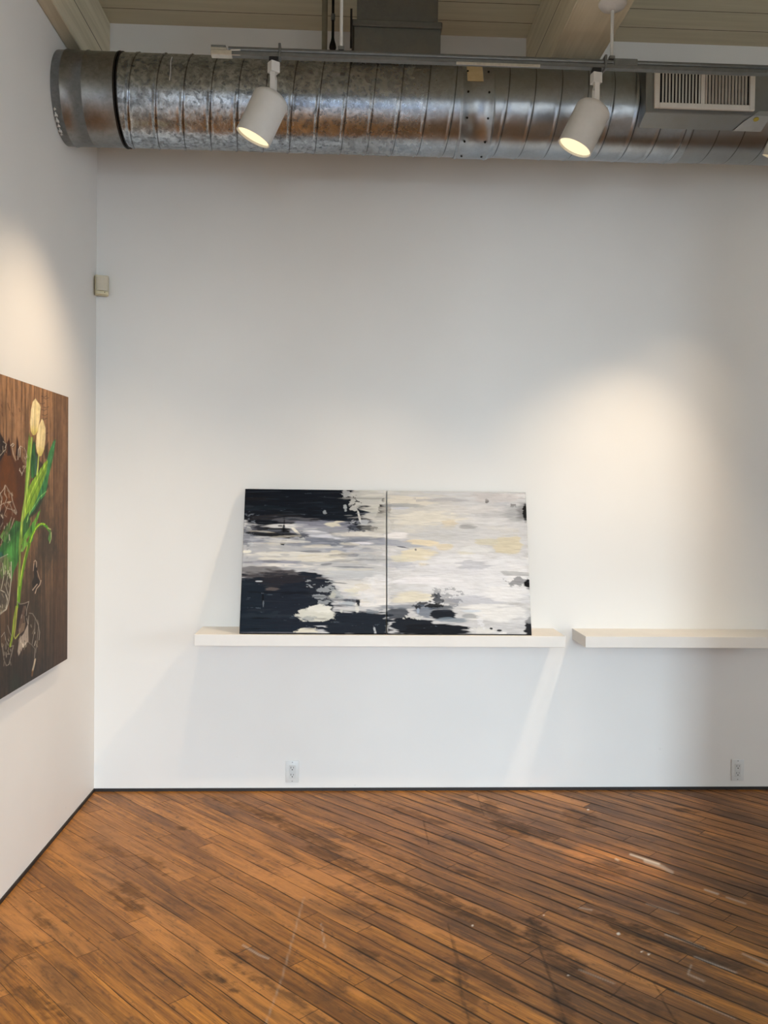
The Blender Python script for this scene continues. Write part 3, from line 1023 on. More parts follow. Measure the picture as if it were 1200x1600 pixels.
CX0, CX1, CHH, CTH = -0.527, 0.971, 0.766, 0.036
tilt = math.asin((0.245 - 0.037) / CHH)
half = DW // 2
GC = 'two abstract canvases leaning side by side'
for side in (0, 1):
    cw = (CX1 - CX0) / 2 - 0.0025
    xl = CX0 if side == 0 else CX0 + (CX1 - CX0) / 2 + 0.0025
    t = thing('abstract_painting',
              ('square abstract canvas, left one of the pair, mostly blue-black with a grey and white band',
               'square abstract canvas, right one of the pair, mostly white and cream with dark foot')[side],
              'painting', (xl, -0.245, SHELF_Z + 0.001), (-tilt, 0, 0), GC)
    # local frame: x right, y to the wall, z up the canvas; the front face is y = 0
    sl = slice(0, half) if side == 0 else slice(half, DW)
    u = np.linspace(0, cw, half)
    v = np.linspace(CHH, 0, DH)
    U, V = np.meshgrid(u, v)
    edge = np.minimum(np.minimum(U, cw - U), np.minimum(V, CHH - V))
    Yd = -relief[:, sl] - 0.0015 + 0.004 * (1 - np.clip(edge / 0.004, 0, 1)) ** 2
    P = np.stack([U, Yd, V], -1)
    grid_obj('painted_face', P, 'oil', 'paint', cv.c[:, sl], t)
    obj('canvas_side', bx(nb(), 0.0, cw, 0.0018, CTH - 0.004, 0.0, CHH, 0.002, 2), 'canvas_edge', t)
    bm = nb()
    for (a, b, c_, d_) in ((0.004, 0.05, 0.004, CHH - 0.004), (cw - 0.05, cw - 0.004, 0.004, CHH - 0.004),
                           (0.05, cw - 0.05, 0.004, 0.05), (0.05, cw - 0.05, CHH - 0.05, CHH - 0.004)):
        bx(bm, a, b, CTH - 0.004, CTH, c_, d_)
    obj('stretcher_frame', bm, 'wood_bar', t)

# ================================================================== TULIP PANEL ON THE LEFT WALL
PXF = XL + 0.045
TY0, TY1, TZ0, TZ1 = -0.602, -1.82, 0.810, 2.019
tw, th_ = 420, 520
Yg, Zg = np.meshgrid(np.linspace(TY1, TY0, tw), np.linspace(TZ1, TZ0, th_))
PT = np.stack([np.full(Yg.shape, PXF), Yg, Zg], -1)
QX, QY = project(PT)
tc = Canvas(QX, QY, (104, 78, 58))
H_, W_ = QX.shape
tc.streak = [vnoise(H_, W_, 90, 5, 400 + s, 4, 0.7) for s in range(3)]
tc.blot = [vnoise(H_, W_, 30, 30, 420 + s, 4, 0.7) for s in range(3)]


def paint_tulips(c):
    X, Y = c.X, c.Y
    st = c.streak[0] * .6 + c.streak[1] * .4
    v = (Zg - TZ0) / (TZ1 - TZ0)
    wood = lin((158, 124, 94)) * v[..., None] ** 1.2 + lin((66, 54, 44)) * (1 - v[..., None] ** 1.2)
    c.c = wood * (0.62 + 0.76 * sst(.25, .75, st))[..., None]
    warm = sst(.5, .7, np.roll(c.streak[2], 60, 1))
    c.lay(warm * v, (160, 122, 88), .5)
    # right hand board, a seam and weathered edge
    yb = sst(-0.80, -0.79, Yg)
    c.lay(yb, (92, 66, 46), .45)
    c.lay(sst(.006, .0, np.abs(Yg + 0.795)), (44, 32, 24), .6)
    c.lay(sst(.01, .0, np.abs(Yg + 0.70)) * (v < .6), (96, 66, 38), .4)
    # peeling marks beside the flowers
    for y in (619, 622, 630, 636, 640, 648, 654, 665, 672, 677):
        x = 66 + (y % 7)
        c.line([(x - 4, y), (x, y + 1.5), (x + 4, y - .5)], 1.0, (60, 42, 32), .7, .5)
        c.line([(x - 4, y + 2), (x + 4, y + 1)], .8, (160, 132, 110), .35, .5)
    for (x, y) in ((12, 630), (14, 636), (19, 645), (30, 638), (2, 632), (3, 645)):
        c.line([(x, y), (x + 1.2, y + 5)], 1.1, (84, 56, 40), .7, .5)
    # soft darker wood under the leaves (stain in the picture)
    c.dab(66, 800, 14, 60, (52, 48, 40), .55, .4, .6, 'b', 2, -14)
    c.dab(72, 860, 16, 28, (50, 50, 44), .6, .4, .6, 'b', 2)
    c.dab(48, 950, 16, 60, (54, 50, 42), .6, .4, .6, 'b', 2)
    c.dab(25, 1050, 40, 40, (42, 36, 30), .6, .5, .6, 'b', 2)
    c.dab(22, 1075, 8, 30, (44, 58, 44), .5, .5, .6, 'b', 2)
    # amber glass shape
    c.poly([(-40, 700), (-12, 690), (0, 676), (2, 684), (9, 694), (14, 686), (17, 700), (21, 715), (24, 722), (27, 682), (30, 700), (33, 716), (38, 726), (40, 790), (34, 850), (-40, 850)], (86, 48, 16), .95, 1.0)
    c.poly([(14, 700), (18, 716), (24, 740), (26, 776), (4, 800), (0, 740), (4, 716)], (118, 72, 16), .7, 3)
    c.dab(10, 792, 14, 16, (120, 70, 24), .5, .3, .6, 'b')
    for x in (14.2, 27):
        c.poly([(x - 3, 712), (x - .4, 683), (x + 1, 690), (x + 3, 712)], (58, 28, 14), .95, .6)
    c.poly([(0, 722), (0, 676), (4, 683), (10, 695), (8, 706)], (40, 22, 16), .9, .6)
    GL = (206, 196, 182)
    for pts, w in [([(0, 712), (5, 706), (9, 702), (9.5, 695)], 1.6), ([(5, 690), (10, 694), (8, 700)], 1.6),
                   ([(17, 696), (20, 693), (22, 695), (19, 698)], 2.6), ([(19, 700), (21, 710), (25, 719)], 1.2),
                   ([(28, 718), (29, 702), (32, 697), (35, 699)], 1.8), ([(31, 714), (32, 700)], 1.6), ([(38, 700), (41, 706), (42, 716)], 1.0),
                   ([(34, 742), (38, 732), (41, 729), (36, 728)], 1.1), ([(34, 743), (35, 738)], 1.6),
                   ([(0, 772), (6, 764), (8, 758), (10, 760), (18, 774), (20, 784), (26, 800), (25, 804), (18, 796), (10, 794), (6, 786), (0, 790)], 1.5),
                   ([(8, 760), (7, 772), (11, 778), (8, 786), (14, 784), (20, 798)], 1.4), ([(12, 790), (6, 806), (3, 820)], .9),
                   ([(14, 785), (17, 784)], 2.6), ([(22, 797), (25, 802)], 2.4), ([(22, 810), (14, 834), (8, 850)], 1.4),
                   ([(18, 808), (12, 826), (2, 840), (7, 848), (0, 838)], 1.2), ([(0, 770), (3, 780), (0, 800)], 1.6)]:
        c.line(pts, w * .6, GL, .85, .55)
        c.line([(a + .9, b + 1.2) for a, b in pts], w * .5, (40, 28, 22), .5, .6)
    c.poly([(0, 800), (8, 790), (6, 812), (3, 830), (-30, 840), (-30, 790)], (48, 26, 14), .7, 1)
    # big leaf lower left
    G1, G2, G3, G4 = (66, 128, 62), (46, 96, 52), (122, 168, 52), (34, 66, 44)
    c.poly([(-20, 880), (0, 856), (10, 836), (20, 822), (24, 813), (33, 816), (34, 850), (31, 872), (22, 892), (17, 912), (10, 880), (0, 878), (-20, 890)], G1, .97, .9)
    c.poly([(0, 856), (14, 832), (26, 820), (30, 826), (16, 846), (2, 872)], G2, .6, 1.5)
    c.poly([(10, 862), (28, 838), (31, 850), (24, 872), (14, 872)], (88, 156, 82), .6, 2)
    c.poly([(-20, 870), (2, 862), (6, 868), (-20, 880)], (44, 104, 96), .8, 1.5)
    c.poly([(0, 838), (8, 824), (18, 812), (14, 832), (8, 848), (2, 842)], (96, 140, 74), .8, 1)
    # glass at left with green seen in it
    c.poly([(-30, 880), (0, 872), (10, 868), (17, 884), (17, 905), (14, 935), (10, 952), (0, 960), (-30, 965)], (116, 110, 94), .85, 1)
    c.dab(9, 890, 8, 16, (104, 134, 76), .8, .6, .3, 'b')
    c.dab(6, 915, 9, 14, (88, 78, 68), .8, .8, .3, 'b')
    c.dab(4, 935, 8, 12, (84, 78, 72), .8, .5, .4, 'b')
    for pts, w in [([(17.5, 878), (17.5, 905), (14, 938), (10, 952), (0, 960)], 1.6), ([(1, 922), (8, 926), (12, 938), (9, 950)], 2.0),
                   ([(0, 872), (8, 868), (12, 866)], 1.4), ([(4, 880), (6, 900), (2, 920)], 1.2), ([(12, 900), (9, 916), (13, 930)], 1.0), ([(0, 958), (10, 951)], 2.0)]:
        c.line(pts, w * .6, (222, 218, 206), .8, .55)
        c.line([(a - 1.2, b + .5) for a, b in pts], w * .6, (70, 66, 56), .5, .7)
    # dark gaps among the stalks
    c.poly([(52, 690), (60, 694), (62, 720), (70, 728), (64, 740), (55, 750), (48, 742), (46, 700)], (30, 34, 24), .75, 1.5)
    c.poly([(68, 700), (76, 690), (76, 720), (70, 716)], (34, 36, 28), .6, 1.5)
    c.poly([(60, 745), (72, 740), (76, 760), (68, 778), (58, 800), (44, 812), (44, 780)], G4, .85, 1.2)
    # tall leaf behind the first tulip
    c.poly([(46, 676), (48.5, 700), (47, 740), (44, 790), (38, 780), (41, 730), (44, 690)], (112, 152, 52), .97, .6)
    c.poly([(53.5, 686), (55, 700), (54, 745), (49, 748), (48, 715)], (58, 124, 68), .97, .6)
    c.poly([(55.5, 705), (58, 715), (57, 742), (54.5, 742)], (56, 104, 88), .9, .5)
    # long right leaf
    c.poly([(87, 686), (86.5, 694), (82, 720), (76, 745), (72, 768), (70, 774), (62, 782), (54, 796), (46, 806), (42, 800), (52, 775), (60, 757), (67, 744), (72, 724), (77, 705), (83, 690)], (62, 134, 80), .97, .6)
    c.line([(86, 690), (80, 715), (73, 738), (66, 758)], 1.6, (106, 170, 118), .7, .6)
    c.line([(84, 700), (77, 725), (70, 750)], 1.0, (36, 84, 50), .6, .6)
    # broad lit leaf
    c.poly([(75, 719), (70, 722), (62, 734), (56, 744), (50, 752), (44, 764), (39, 778), (35, 800), (33, 815), (31, 850), (34, 850), (40, 820), (50, 795), (58, 778), (66, 756), (72, 740)], (134, 170, 56), .97, .6)
    c.line([(73, 723), (62, 742), (52, 762), (42, 786), (36, 815)], 1.8, (178, 204, 92), .7, .7)
    c.line([(71, 735), (60, 757), (50, 778), (42, 800)], 1.2, (74, 118, 32), .7, .7)
    c.poly([(44, 800), (48, 815), (42, 835), (35, 842), (36, 815)], (46, 98, 46), .95, .8)
    c.line([(72, 768), (62, 777), (54, 790), (46, 802), (42, 816)], 1.3, (150, 196, 120), .8, .5)
    # second small leaf
    c.poly([(64, 796), (60, 800), (54, 812), (46, 824), (38, 836), (34, 850), (36, 858), (42, 842), (52, 828), (58, 814)], (108, 164, 66), .97, .5)
    c.poly([(53, 815), (54, 825), (51, 845), (46, 850), (46, 835), (48, 822)], (86, 150, 66), .95, .6)
    c.line([(50, 816), (48, 845)], 1.0, (44, 92, 44), .7, .5)
    # curling leaf
    c.line([(44, 852), (49, 838), (54, 827), (60, 820), (67, 818.5), (73, 823), (77, 829)], 5.2, (96, 160, 40), .97, .6, 3.2)
    c.line([(46, 850), (51, 836), (57, 824), (64, 818), (70, 819)], 1.4, (186, 212, 66), .8, .6)
    c.line([(55, 829), (62, 824), (68, 824)], 1.2, (46, 104, 26), .7, .6)
    c.poly([(76, 826), (79.5, 829), (80.5, 838), (78, 849), (75, 842), (77, 834)], (96, 140, 76), .95, .5)
    c.line([(80, 832), (80, 842), (77.5, 849)], .9, (196, 206, 160), .8, .5)
    c.line([(75, 825), (79, 827)], 1.4, (206, 206, 156), .9, .4)
    c.poly([(40, 842), (43, 850), (36, 862), (32, 862)], (120, 172, 80), .9, .8)
    # stems
    c.line([(50, 684), (48, 705), (45, 735), (41, 770), (36, 800), (32.5, 830), (31, 860), (30, 900), (28, 945)], 3.0, (146, 176, 84), .97, .5, 3.4)
    c.line([(50.5, 684), (48.5, 705), (45.5, 735), (41.5, 770), (36.5, 800), (33, 830)], .9, (198, 212, 120), .6, .4)
    c.line([(60.5, 712), (59.5, 728), (57.5, 742)], 2.0, (176, 196, 110), .97, .5)
    c.line([(46, 850), (41, 868), (37, 885), (33, 905), (30.5, 925), (28.5, 948)], 4.0, (104, 150, 34), .97, .6, 4.0)
    c.line([(43, 852), (38, 872), (34, 892), (31, 915)], 1.2, (186, 206, 90), .7, .5)
    # tulip heads
    for (cx, pts) in ((54, [(55.5, 622.5), (58, 627), (61.5, 631), (63.5, 636), (62, 655), (59.5, 672), (55, 679.5), (51.5, 680), (48, 673), (47, 660), (48.5, 640), (51, 628)]),
                      (64, [(65.5, 654), (68, 658), (71, 669), (71, 685), (69, 702), (65, 712), (61, 713), (57.5, 706), (56, 695), (57.5, 680), (61, 664)])):
        c.poly(pts, (232, 216, 172), 1, .5)
        y1 = max(p[1] for p in pts)
        m = sst(y1 - 22, y1, Y) * sst(10, 4, np.abs(X - cx)) * (Y < y1 + 1)
        ins = c.poly(pts, (232, 216, 172), 0.0, .5)
        c.lay(m * ins, (196, 182, 84), .75)
        c.line([(pts[0][0] - 1, pts[0][1] + 6), (cx - 1, y1 - 8)], .9, (196, 176, 122), .6, .6)
        c.line([(pts[0][0] + 2.5, pts[0][1] + 10), (cx + 3, y1 - 14)], .8, (204, 182, 130), .5, .6)
        c.line([(pts[0][0] - 3, pts[0][1] + 14), (cx - 4.5, y1 - 16)], 1.4, (244, 234, 202), .6, .7)
    # single shard
    c.poly([(55, 880), (58, 888), (57.5, 900), (64, 910), (56, 928), (51, 918), (50, 910), (53, 902), (52, 888)], (34, 24, 20), .9, .6)
    for pts, w in [([(53, 878), (55, 875.5), (57, 878), (57, 886)], 1.0), ([(53, 880), (52, 892)], .9), ([(58, 892), (63, 908)], .6), ([(64, 907), (62, 914), (57, 920), (55, 927)], 1.4), ([(58, 913), (51, 922)], 1.5)]:
        c.line(pts, w, (206, 186, 170), .85, .4)
    # lower shards
    c.poly([(28, 940), (31, 944), (44, 942), (41, 962), (44, 975), (44, 990), (42, 1003), (34, 1012), (28, 1026), (27, 1010), (29, 995), (26, 980), (28, 955)], (58, 42, 36), .9, .8)
    c.poly([(44, 974), (44.5, 1002), (36, 1012), (29, 1025), (27.5, 1018), (30, 998), (37, 990)], (176, 164, 154), .9, .7)
    c.poly([(38, 1000), (40, 1003), (38, 1006)], (30, 22, 18), .9, .4)
    c.poly([(37, 946), (40, 948), (36, 975), (30, 990), (28, 985), (32, 965)], (120, 98, 84), .75, .8)
    c.poly([(33, 975), (40, 972), (38, 985), (30, 992)], (142, 122, 104), .7, .8)
    c.line([(26, 948), (22, 970), (20, 990), (16, 1010)], 3.4, (150, 170, 62), .9, .6, 3.0)
    c.line([(27, 950), (24, 980), (22, 994), (24, 998), (30, 990)], 1.4, (188, 192, 96), .85, .6)
    for pts, w in [([(27, 940), (31, 944), (38, 943), (45, 940)], 1.5), ([(45, 941), (42, 952), (41, 962)], 1.2), ([(46, 958), (51, 959), (56, 967), (60, 977), (62, 988), (61, 1000)], 1.4),
                   ([(55, 966), (54, 985), (50, 1007)], .9), ([(60, 980), (58, 1000), (56, 1020)], .7), ([(45, 962), (44, 975)], 1.2), ([(44, 1003), (50, 1008), (55, 1014)], 1.0),
                   ([(55, 1014), (54, 1028)], 1.2), ([(2, 995), (7, 988), (9, 1000), (13, 1008)], 1.3), ([(21, 1009), (19, 1018), (14, 1038), (11, 1040)], 1.2),
                   ([(4, 1010), (6, 1030), (10, 1040)], 1.4), ([(12, 977), (15, 988), (18, 994)], 1.0), ([(12, 1022), (15, 1022)], 2.2), ([(17, 1010), (21, 1009)], 1.4)]:
        c.line(pts, w * .65, (184, 176, 166), .8, .5)
        c.line([(a + 1.1, b + .8) for a, b in pts], w * .6, (30, 24, 20), .5, .6)
    c.line([(55, 1030), (53, 1040), (51, 1048)], 2.2, (214, 200, 178), .9, .7)
    c.line([(51, 1048), (50, 1056)], 2.4, (130, 98, 60), .8, .8)


    # facets of broken glass: short bright and dark glints
    rg = np.random.RandomState(7)
    for (x0, x1, y0, y1, n, a0) in ((-30, 22, 764, 806, 60, 60), (-30, 16, 874, 955, 110, 80), (30, 43, 945, 1018, 34, 105), (47, 60, 965, 1010, 8, 95),
                                    (3, 18, 992, 1036, 26, 80), (29, 42, 700, 742, 22, 75), (0, 9, 688, 708, 10, 50), (0, 18, 815, 846, 22, 110)):
        for i in range(n):
            x, y, L_ = rg.uniform(x0, x1), rg.uniform(y0, y1), rg.uniform(2, 9)
            a = math.radians(a0 + rg.uniform(-40, 40))
            q = [(x, y), (x + L_ * math.cos(a) * .5, y + L_ * math.sin(a))]
            colr = [(226, 220, 208), (150, 140, 126), (28, 20, 16), (60, 44, 34), (188, 176, 158)][rg.randint(5)]
            c.line(q, rg.uniform(.5, 1.5), colr, rg.uniform(.3, .75), .6)
    # veins and fine brushwork: foliage and petals
    G_, R_, B_ = c.c[..., 1], c.c[..., 0], c.c[..., 2]
    green = sst(1.05, 1.35, G_ / (R_ + 1e-4)) * sst(.02, .08, G_)
    f1 = vnoise(H_, W_, 150, 6, 900, 2, .8)
    f2 = vnoise(H_, W_, 60, 22, 910, 3, .7)
    c.c *= (1 + green * ((f1 - .5) * .9 + (f2 - .5) * .7))[..., None]
    petal = sst(.35, .5, R_) * sst(.9, 1.3, R_ / (B_ + 1e-4))
    c.c *= (1 + petal * ((f1 - .5) * .35))[..., None]
    c.c *= (0.86 + .28 * vnoise(H_, W_, 40, 40, 930, 4, .7))[..., None]


paint_tulips(tc)
tc.c = np.clip(tc.c, 0, 1) ** 1.18 * np.array([1.0, 0.97, 0.9])
t = thing('tulip_painting', 'large brown wood-toned panel with two white tulips and glass shards on the left wall', 'painting', (PXF, TY0, TZ0))
PT2 = PT - np.array([PXF, TY0, TZ0])
grid_obj('painted_face', PT2[:, ::-1], 'print', 'paint', tc.c[:, ::-1], t)
obj('panel', bx(nb(), -0.014, -0.0006, TY1 - TY0, 0.0, 0.0, TZ1 - TZ0), mat_simple('dark_panel_edge', (60, 44, 34), 0.5), t)
for zc in (0.10, 1.06):
    obj('hanging_cleat', bx(nb(), -0.045, -0.014, -1.10, -0.12, zc, zc + .04), 'wood_bar', t)

# ================================================================== VENTILATION DUCT
DYC, DZC, DR = -0.53, 3.407, 0.203
PITCH_R = 0.121


def spiral(x0, x1, r, phase, rib=0.0045, dent=0.0012, n=96, step=0.006, yc=DYC, zc=DZC, seed=1):
    nx = int((x1 - x0) / step) + 1
    xs = np.linspace(x0, x1, nx)
    th = np.linspace(0, 2 * PI, n + 1)
    XX, TH = np.meshgrid(xs, th)
    d = (XX / PITCH_R + TH / (2 * PI) - phase) % 1.0
    d = np.minimum(d, 1 - d) * PITCH_R
    low = vnoise(n + 1, nx, 10, 8, seed, 2)
    low = low * (1 - np.linspace(0, 1, n + 1)[:, None]) + low[::-1] * np.linspace(0, 1, n + 1)[:, None]
    R_ = r + rib * np.exp(-(d / 0.0042) ** 2) - 0.0012 * np.exp(-((d - 0.010) / 0.005) ** 2) + dent * (low - .5) * 2
    return np.stack([XX, yc + R_ * np.cos(TH), zc + R_ * np.sin(TH)], -1)


duct = thing('ventilation_duct', 'large round galvanised spiral duct running across the top of the back wall', 'duct', (XL, DYC, DZC))
ORG = np.array([XL, DYC, DZC])


def rel(o):
    """place a child built in world coordinates under a thing that is only translated"""
    return o


def wparent(o, p):
    o.parent = p
    o.matrix_parent_inverse = Matrix.Translation(-Vector(p.location)) if p.rotation_euler == (0, 0, 0) else p.matrix_world.inverted()
    o.matrix_parent_inverse = Matrix.Translation(-Vector(p.location))
    return o


PH = 0.39
wparent(grid_obj('duct_pipe', spiral(-1.03, 0.515, DR, PH, seed=3), 'galv'), duct)
wparent(grid_obj('duct_pipe', spiral(0.66, 1.58, DR - 0.001, PH, rib=0.0042, dent=0.0016, seed=8, zc=DZC + 0.002), 'galv'), duct)
wparent(grid_obj('duct_pipe', spiral(1.58, 6.0, DR - 0.004, PH + .3, rib=0.003, seed=9, step=0.012, zc=DZC + 0.003), 'galv_r'), duct)


def ringprof(x0, x1, r, lips):
    """sleeve between x0 and x1 with raised beads at the given places"""
    prof = [(r - 0.006, 0.0), (r, 0.001)]
    for l in lips:
        prof += [(r, l - 0.005), (r + 0.0035, l - 0.002), (r + 0.0035, l + 0.002), (r, l + 0.005)]
    prof += [(r, x1 - x0 - 0.001), (r - 0.006, x1 - x0)]
    return prof


# left sleeve: smooth sheet between the wall and the first coupling
bm = nb()
lathe(bm, ringprof(XL, -1.045, DR + 0.001, [0.04, 0.135]), (XL, DYC, DZC), (1, 0, 0), 96)
wparent(obj('end_sleeve', bm, 'galv_plain', smooth=True, auto=60), duct)
bm = nb()
lathe(bm, [(DR - .004, 0), (DR + 0.0045, 0.001), (DR + 0.0055, 0.004), (DR + 0.0045, 0.009), (DR - 0.004, 0.010)], (-1.050, DYC, DZC), (1, 0, 0), 96)
lathe(bm, [(DR - .004, 0), (DR + 0.004, 0.001), (DR + 0.004, 0.005), (DR - 0.004, 0.006)], (-1.036, DYC, DZC), (1, 0, 0), 96)
wparent(obj('joint_ring', bm, 'rod_dark', smooth=True, auto=50), duct)
# white caulk crumbs at the wall
bm = nb()
for a, s in ((215, .012), (222, .018), (229, .02), (236, .016), (243, .02), (249, .012)):
    a = math.radians(a)
    c = Vector((XL + 0.01, DYC + (DR + .002) * math.cos(a), DZC + (DR + .002) * math.sin(a)))
    b2 = bmesh.new()
    bmesh.ops.create_icosphere(b2, subdivisions=2, radius=s * .6)
    for v_ in b2.verts:
        v_.co = Vector((v_.co.x * .8, v_.co.y, v_.co.z)) * (0.8 + .4 * math.sin(v_.co.y * 900 + v_.co.z * 700)) + c
    me_ = bpy.data.meshes.new('tmp')
    b2.to_mesh(me_)
    bm.from_mesh(me_)
    b2.free()
    bpy.data.meshes.remove(me_)
wparent(obj('caulk_blobs', bm, 'caulk', smooth=True), duct)
# coupling between the spangled and the brushed length
bm = nb()
lathe(bm, ringprof(0.505, 0.67, DR + 0.0045, [0.012, 0.152]), (0.50, DYC, DZC), (1, 0, 0), 96)
wparent(obj('coupling', bm, 'galv_s', smooth=True, auto=60), duct)
for a in range(150, 271, 30):
    a = math.radians(a)
    for xx in (0.535, 0.63):
        c = Vector((xx, DYC + (DR + .0045) * math.cos(a), DZC + (DR + .0045) * math.sin(a)))
        wparent(obj('screw', cyl(nb(), c, c + Vector((0, math.cos(a), math.sin(a))) * 0.004, 0.005, 8), 'rod_dark'), duct)

# square branch rising from the pipe to the ceiling
BX0, BX1, BY0, BY1 = 0.020, 0.418, -0.63, -0.36
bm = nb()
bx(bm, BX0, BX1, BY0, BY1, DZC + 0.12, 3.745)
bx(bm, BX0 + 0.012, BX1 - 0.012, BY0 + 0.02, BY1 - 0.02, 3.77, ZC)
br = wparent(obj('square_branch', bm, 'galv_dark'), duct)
bm = nb()
bx(bm, BX0 - 0.012, BX1 + 0.006, BY0 - 0.012, BY1 + 0.012, 3.735, 3.765, 0.004, 1)
fr = obj('flange', bm, 'galv_dark')
fr.parent = br
# supply register on its boot
VX0, VX1, VZ0, VZ1, VY = 1.360, 1.817, 3.330, 3.512, -0.80
bm = nb()
P0 = [(1.325, VY, 3.315), (1.90, VY, 3.315), (1.90, VY, 3.525), (1.325, VY, 3.525)]
P1 = [(1.325, DYC - .175, DZC - 0.125), (1.90, DYC - .175, DZC - 0.125), (1.90, DYC - .10, DZC + 0.19), (1.325, DYC - .10, DZC + 0.19)]
A = [bm.verts.new(p) for p in P0]
B = [bm.verts.new(p) for p in P1]
bm.faces.new(A)
bm.faces.new(B[::-1])
for i in range(4):
    j = (i + 1) % 4
    bm.faces.new((A[i], A[j], B[j], B[i]))
bmesh.ops.bevel(bm, geom=list(bm.edges), offset=0.003, segments=1, affect='EDGES')
boot = wparent(obj('register_boot', bm, 'galv_plain'), duct)
bm = nb()
fw = 0.024
for (a, b, c_, d_) in ((VX0, VX0 + fw, VZ0, VZ1), (VX1 - fw, VX1, VZ0, VZ1), (VX0 + fw, VX1 - fw, VZ0, VZ0 + fw), (VX0 + fw, VX1 - fw, VZ1 - fw, VZ1)):
    bx(bm, a, b, VY - 0.016, VY, c_, d_, 0.003, 2)
obj('register_frame', bm, 'vent').parent = boot
bm = nb()
ns = 26
for i in range(ns):
    xc = VX0 + fw + 0.008 + (VX1 - VX0 - 2 * fw - 0.016) * (i + 0.5) / ns
    ang = math.radians(52 if i < ns // 2 else -20)
    hw = 0.0065
    if i == ns // 2 - 1:
        ang, hw = math.radians(90), 0.009
    dx, dy = hw * math.sin(ang), hw * math.cos(ang)
    q = [(xc - dx, VY - 0.008 - dy), (xc + dx, VY - 0.008 + dy)]
    nx_, ny_ = math.cos(ang) * 0.0007, -math.sin(ang) * 0.0007
    vs = [bm.verts.new((px + sx * nx_, py + sx * ny_, z)) for z in (VZ0 + fw - .002, VZ1 - fw + .002) for (px, py), sx in ((q[0], 1), (q[1], 1), (q[1], -1), (q[0], -1))]
    bm.faces.new(vs[:4]); bm.faces.new(vs[4:][::-1])
    for a in range(4):
        b = (a + 1) % 4
        bm.faces.new((vs[a], vs[b], vs[b + 4], vs[a + 4]))
obj('louvre_blades', bm, 'vent').parent = boot
obj('register_opening', bx(nb(), VX0 + fw * .6, VX1 - fw * .6, VY - 0.002, VY - 0.0005, VZ0 + fw * .6, VZ1 - fw * .6), 'vent_dark').parent = boot
for o_ in boot.children:
    o_.matrix_parent_inverse = Matrix.Identity(4)
# foil patch with round sticker, folded under the register boot
sec = [(-0.8025, 3.334, 1.842), (-0.8035, 3.3135, 1.815), (-0.770, 3.3005, 1.790), (-0.712, 3.2805, 1.765)]
bm = nb()
rows = []
for y_, z_, xl_ in sec:
    rows.append([bm.verts.new(p) for p in ((xl_, y_, z_), (1.895, y_, z_), (1.895, y_ + .0012, z_ + .0016), (xl_, y_ + .0012, z_ + .0016))])
for a, b in zip(rows, rows[1:]):
    for i in range(4):
        k_ = (i + 1) % 4
        bm.faces.new((a[i], a[k_], b[k_], b[i]))
bm.faces.new(rows[0]); bm.faces.new(rows[-1][::-1])
foil = wparent(obj('foil_patch', bm, 'foil'), duct)
nrm = Vector((0, -0.36, -0.933)).normalized()
c0 = Vector((1.838, -0.784, 3.306))
st_ = obj('round_sticker', cyl(nb(), c0 - nrm * 0.001, c0 + nrm * 0.0025, 0.012, 24), 'yellow')
st_.parent = foil
# masking tape square and a chalk-white wire on the pipe
bm = nb()
g0 = []
for i in range(9):
    th = math.radians(132 + 34 * i / 8)
    rr = DR + 0.0052
    g0.append((bm.verts.new((0.532, DYC + rr * math.cos(th), DZC + rr * math.sin(th))), bm.verts.new((0.604, DYC + rr * math.cos(th), DZC + rr * math.sin(th)))))
for a, b in zip(g0, g0[1:]):
    bm.faces.new((a[0], a[1], b[1], b[0]))
r_ = bmesh.ops.extrude_face_region(bm, geom=list(bm.faces))
bmesh.ops.translate(bm, vec=(0, -0.0008, 0.0008), verts=[v for v in r_['geom'] if isinstance(v, bmesh.types.BMVert)])
wparent(obj('tape_square', bm, 'tan'), duct)
bm = nb()
pp = []
for i in range(8):
    th = math.radians(140 + 38 * i / 7)
    pp.append(Vector((-0.796 - .002 * math.sin(i), DYC + (DR + .004) * math.cos(th), DZC + (DR + .004) * math.sin(th))))
for a, b in zip(pp, pp[1:]):
    cyl(bm, a, b, 0.0022, 6)
wparent(obj('white_streak', bm, 'rod_white'), duct)

# duct hangers and pipes by the ceiling
t = thing('hanger_rod', 'dark threaded rod with hook end hanging left of the square branch duct', 'hanger', (-0.085, -0.30, 3.80))
bm = nb()
cyl(bm, (0, 0, 0.03), (0, 0, ZC - 3.80), 0.007, 10)
obj('rod', bm, 'rod_dark', t)
bm = nb()
lathe(bm, [(0, -.02), (.012, -.014), (.018, 0), (.016, .016), (.010, .034), (.007, .05)], (0, 0, 0), (0, 0, 1), 16)
obj('hook', bm, 'rod_dark', t, True)
obj('coupler', cyl(nb(), (0, 0, .135), (0, 0, .165), 0.011, 6), 'track', t)
tag(obj('ceiling_pipe', cyl(nb(), (-0.125, -0.33, DZC + .12), (-0.125, -0.33, ZC), 0.014, 14), 'conduit'),
    'thin cream painted pipe dropping from ceiling behind the duct, left of the dark hook', 'pipe')
tag(obj('hanger_rod', cyl(nb(), (1.212, -0.42, DZC + .15), (1.212, -0.42, ZC), 0.006, 10), 'rod_dark'),
    'thin dark rod hanging right of the big ceiling beam', 'hanger')
tag(obj('hanger_strap', bx(nb(), 0.0, 0.010, -0.66, -0.64, 3.63, 3.80), 'rod_dark'),
    'short dark strap on the left side of the square branch duct', 'strap')

# ================================================================== LIGHTING TRACK
TY, TZ = -1.043, 3.399
TX0, TX1 = -0.567, 5.4
t = thing('lighting_track', 'long grey ceiling track carrying the white spotlights', 'track', (TX0, TY, TZ))


def tc_(bm):
    bmesh.ops.translate(bm, vec=(-TX0, -TY, -TZ), verts=bm.verts)
    return bm


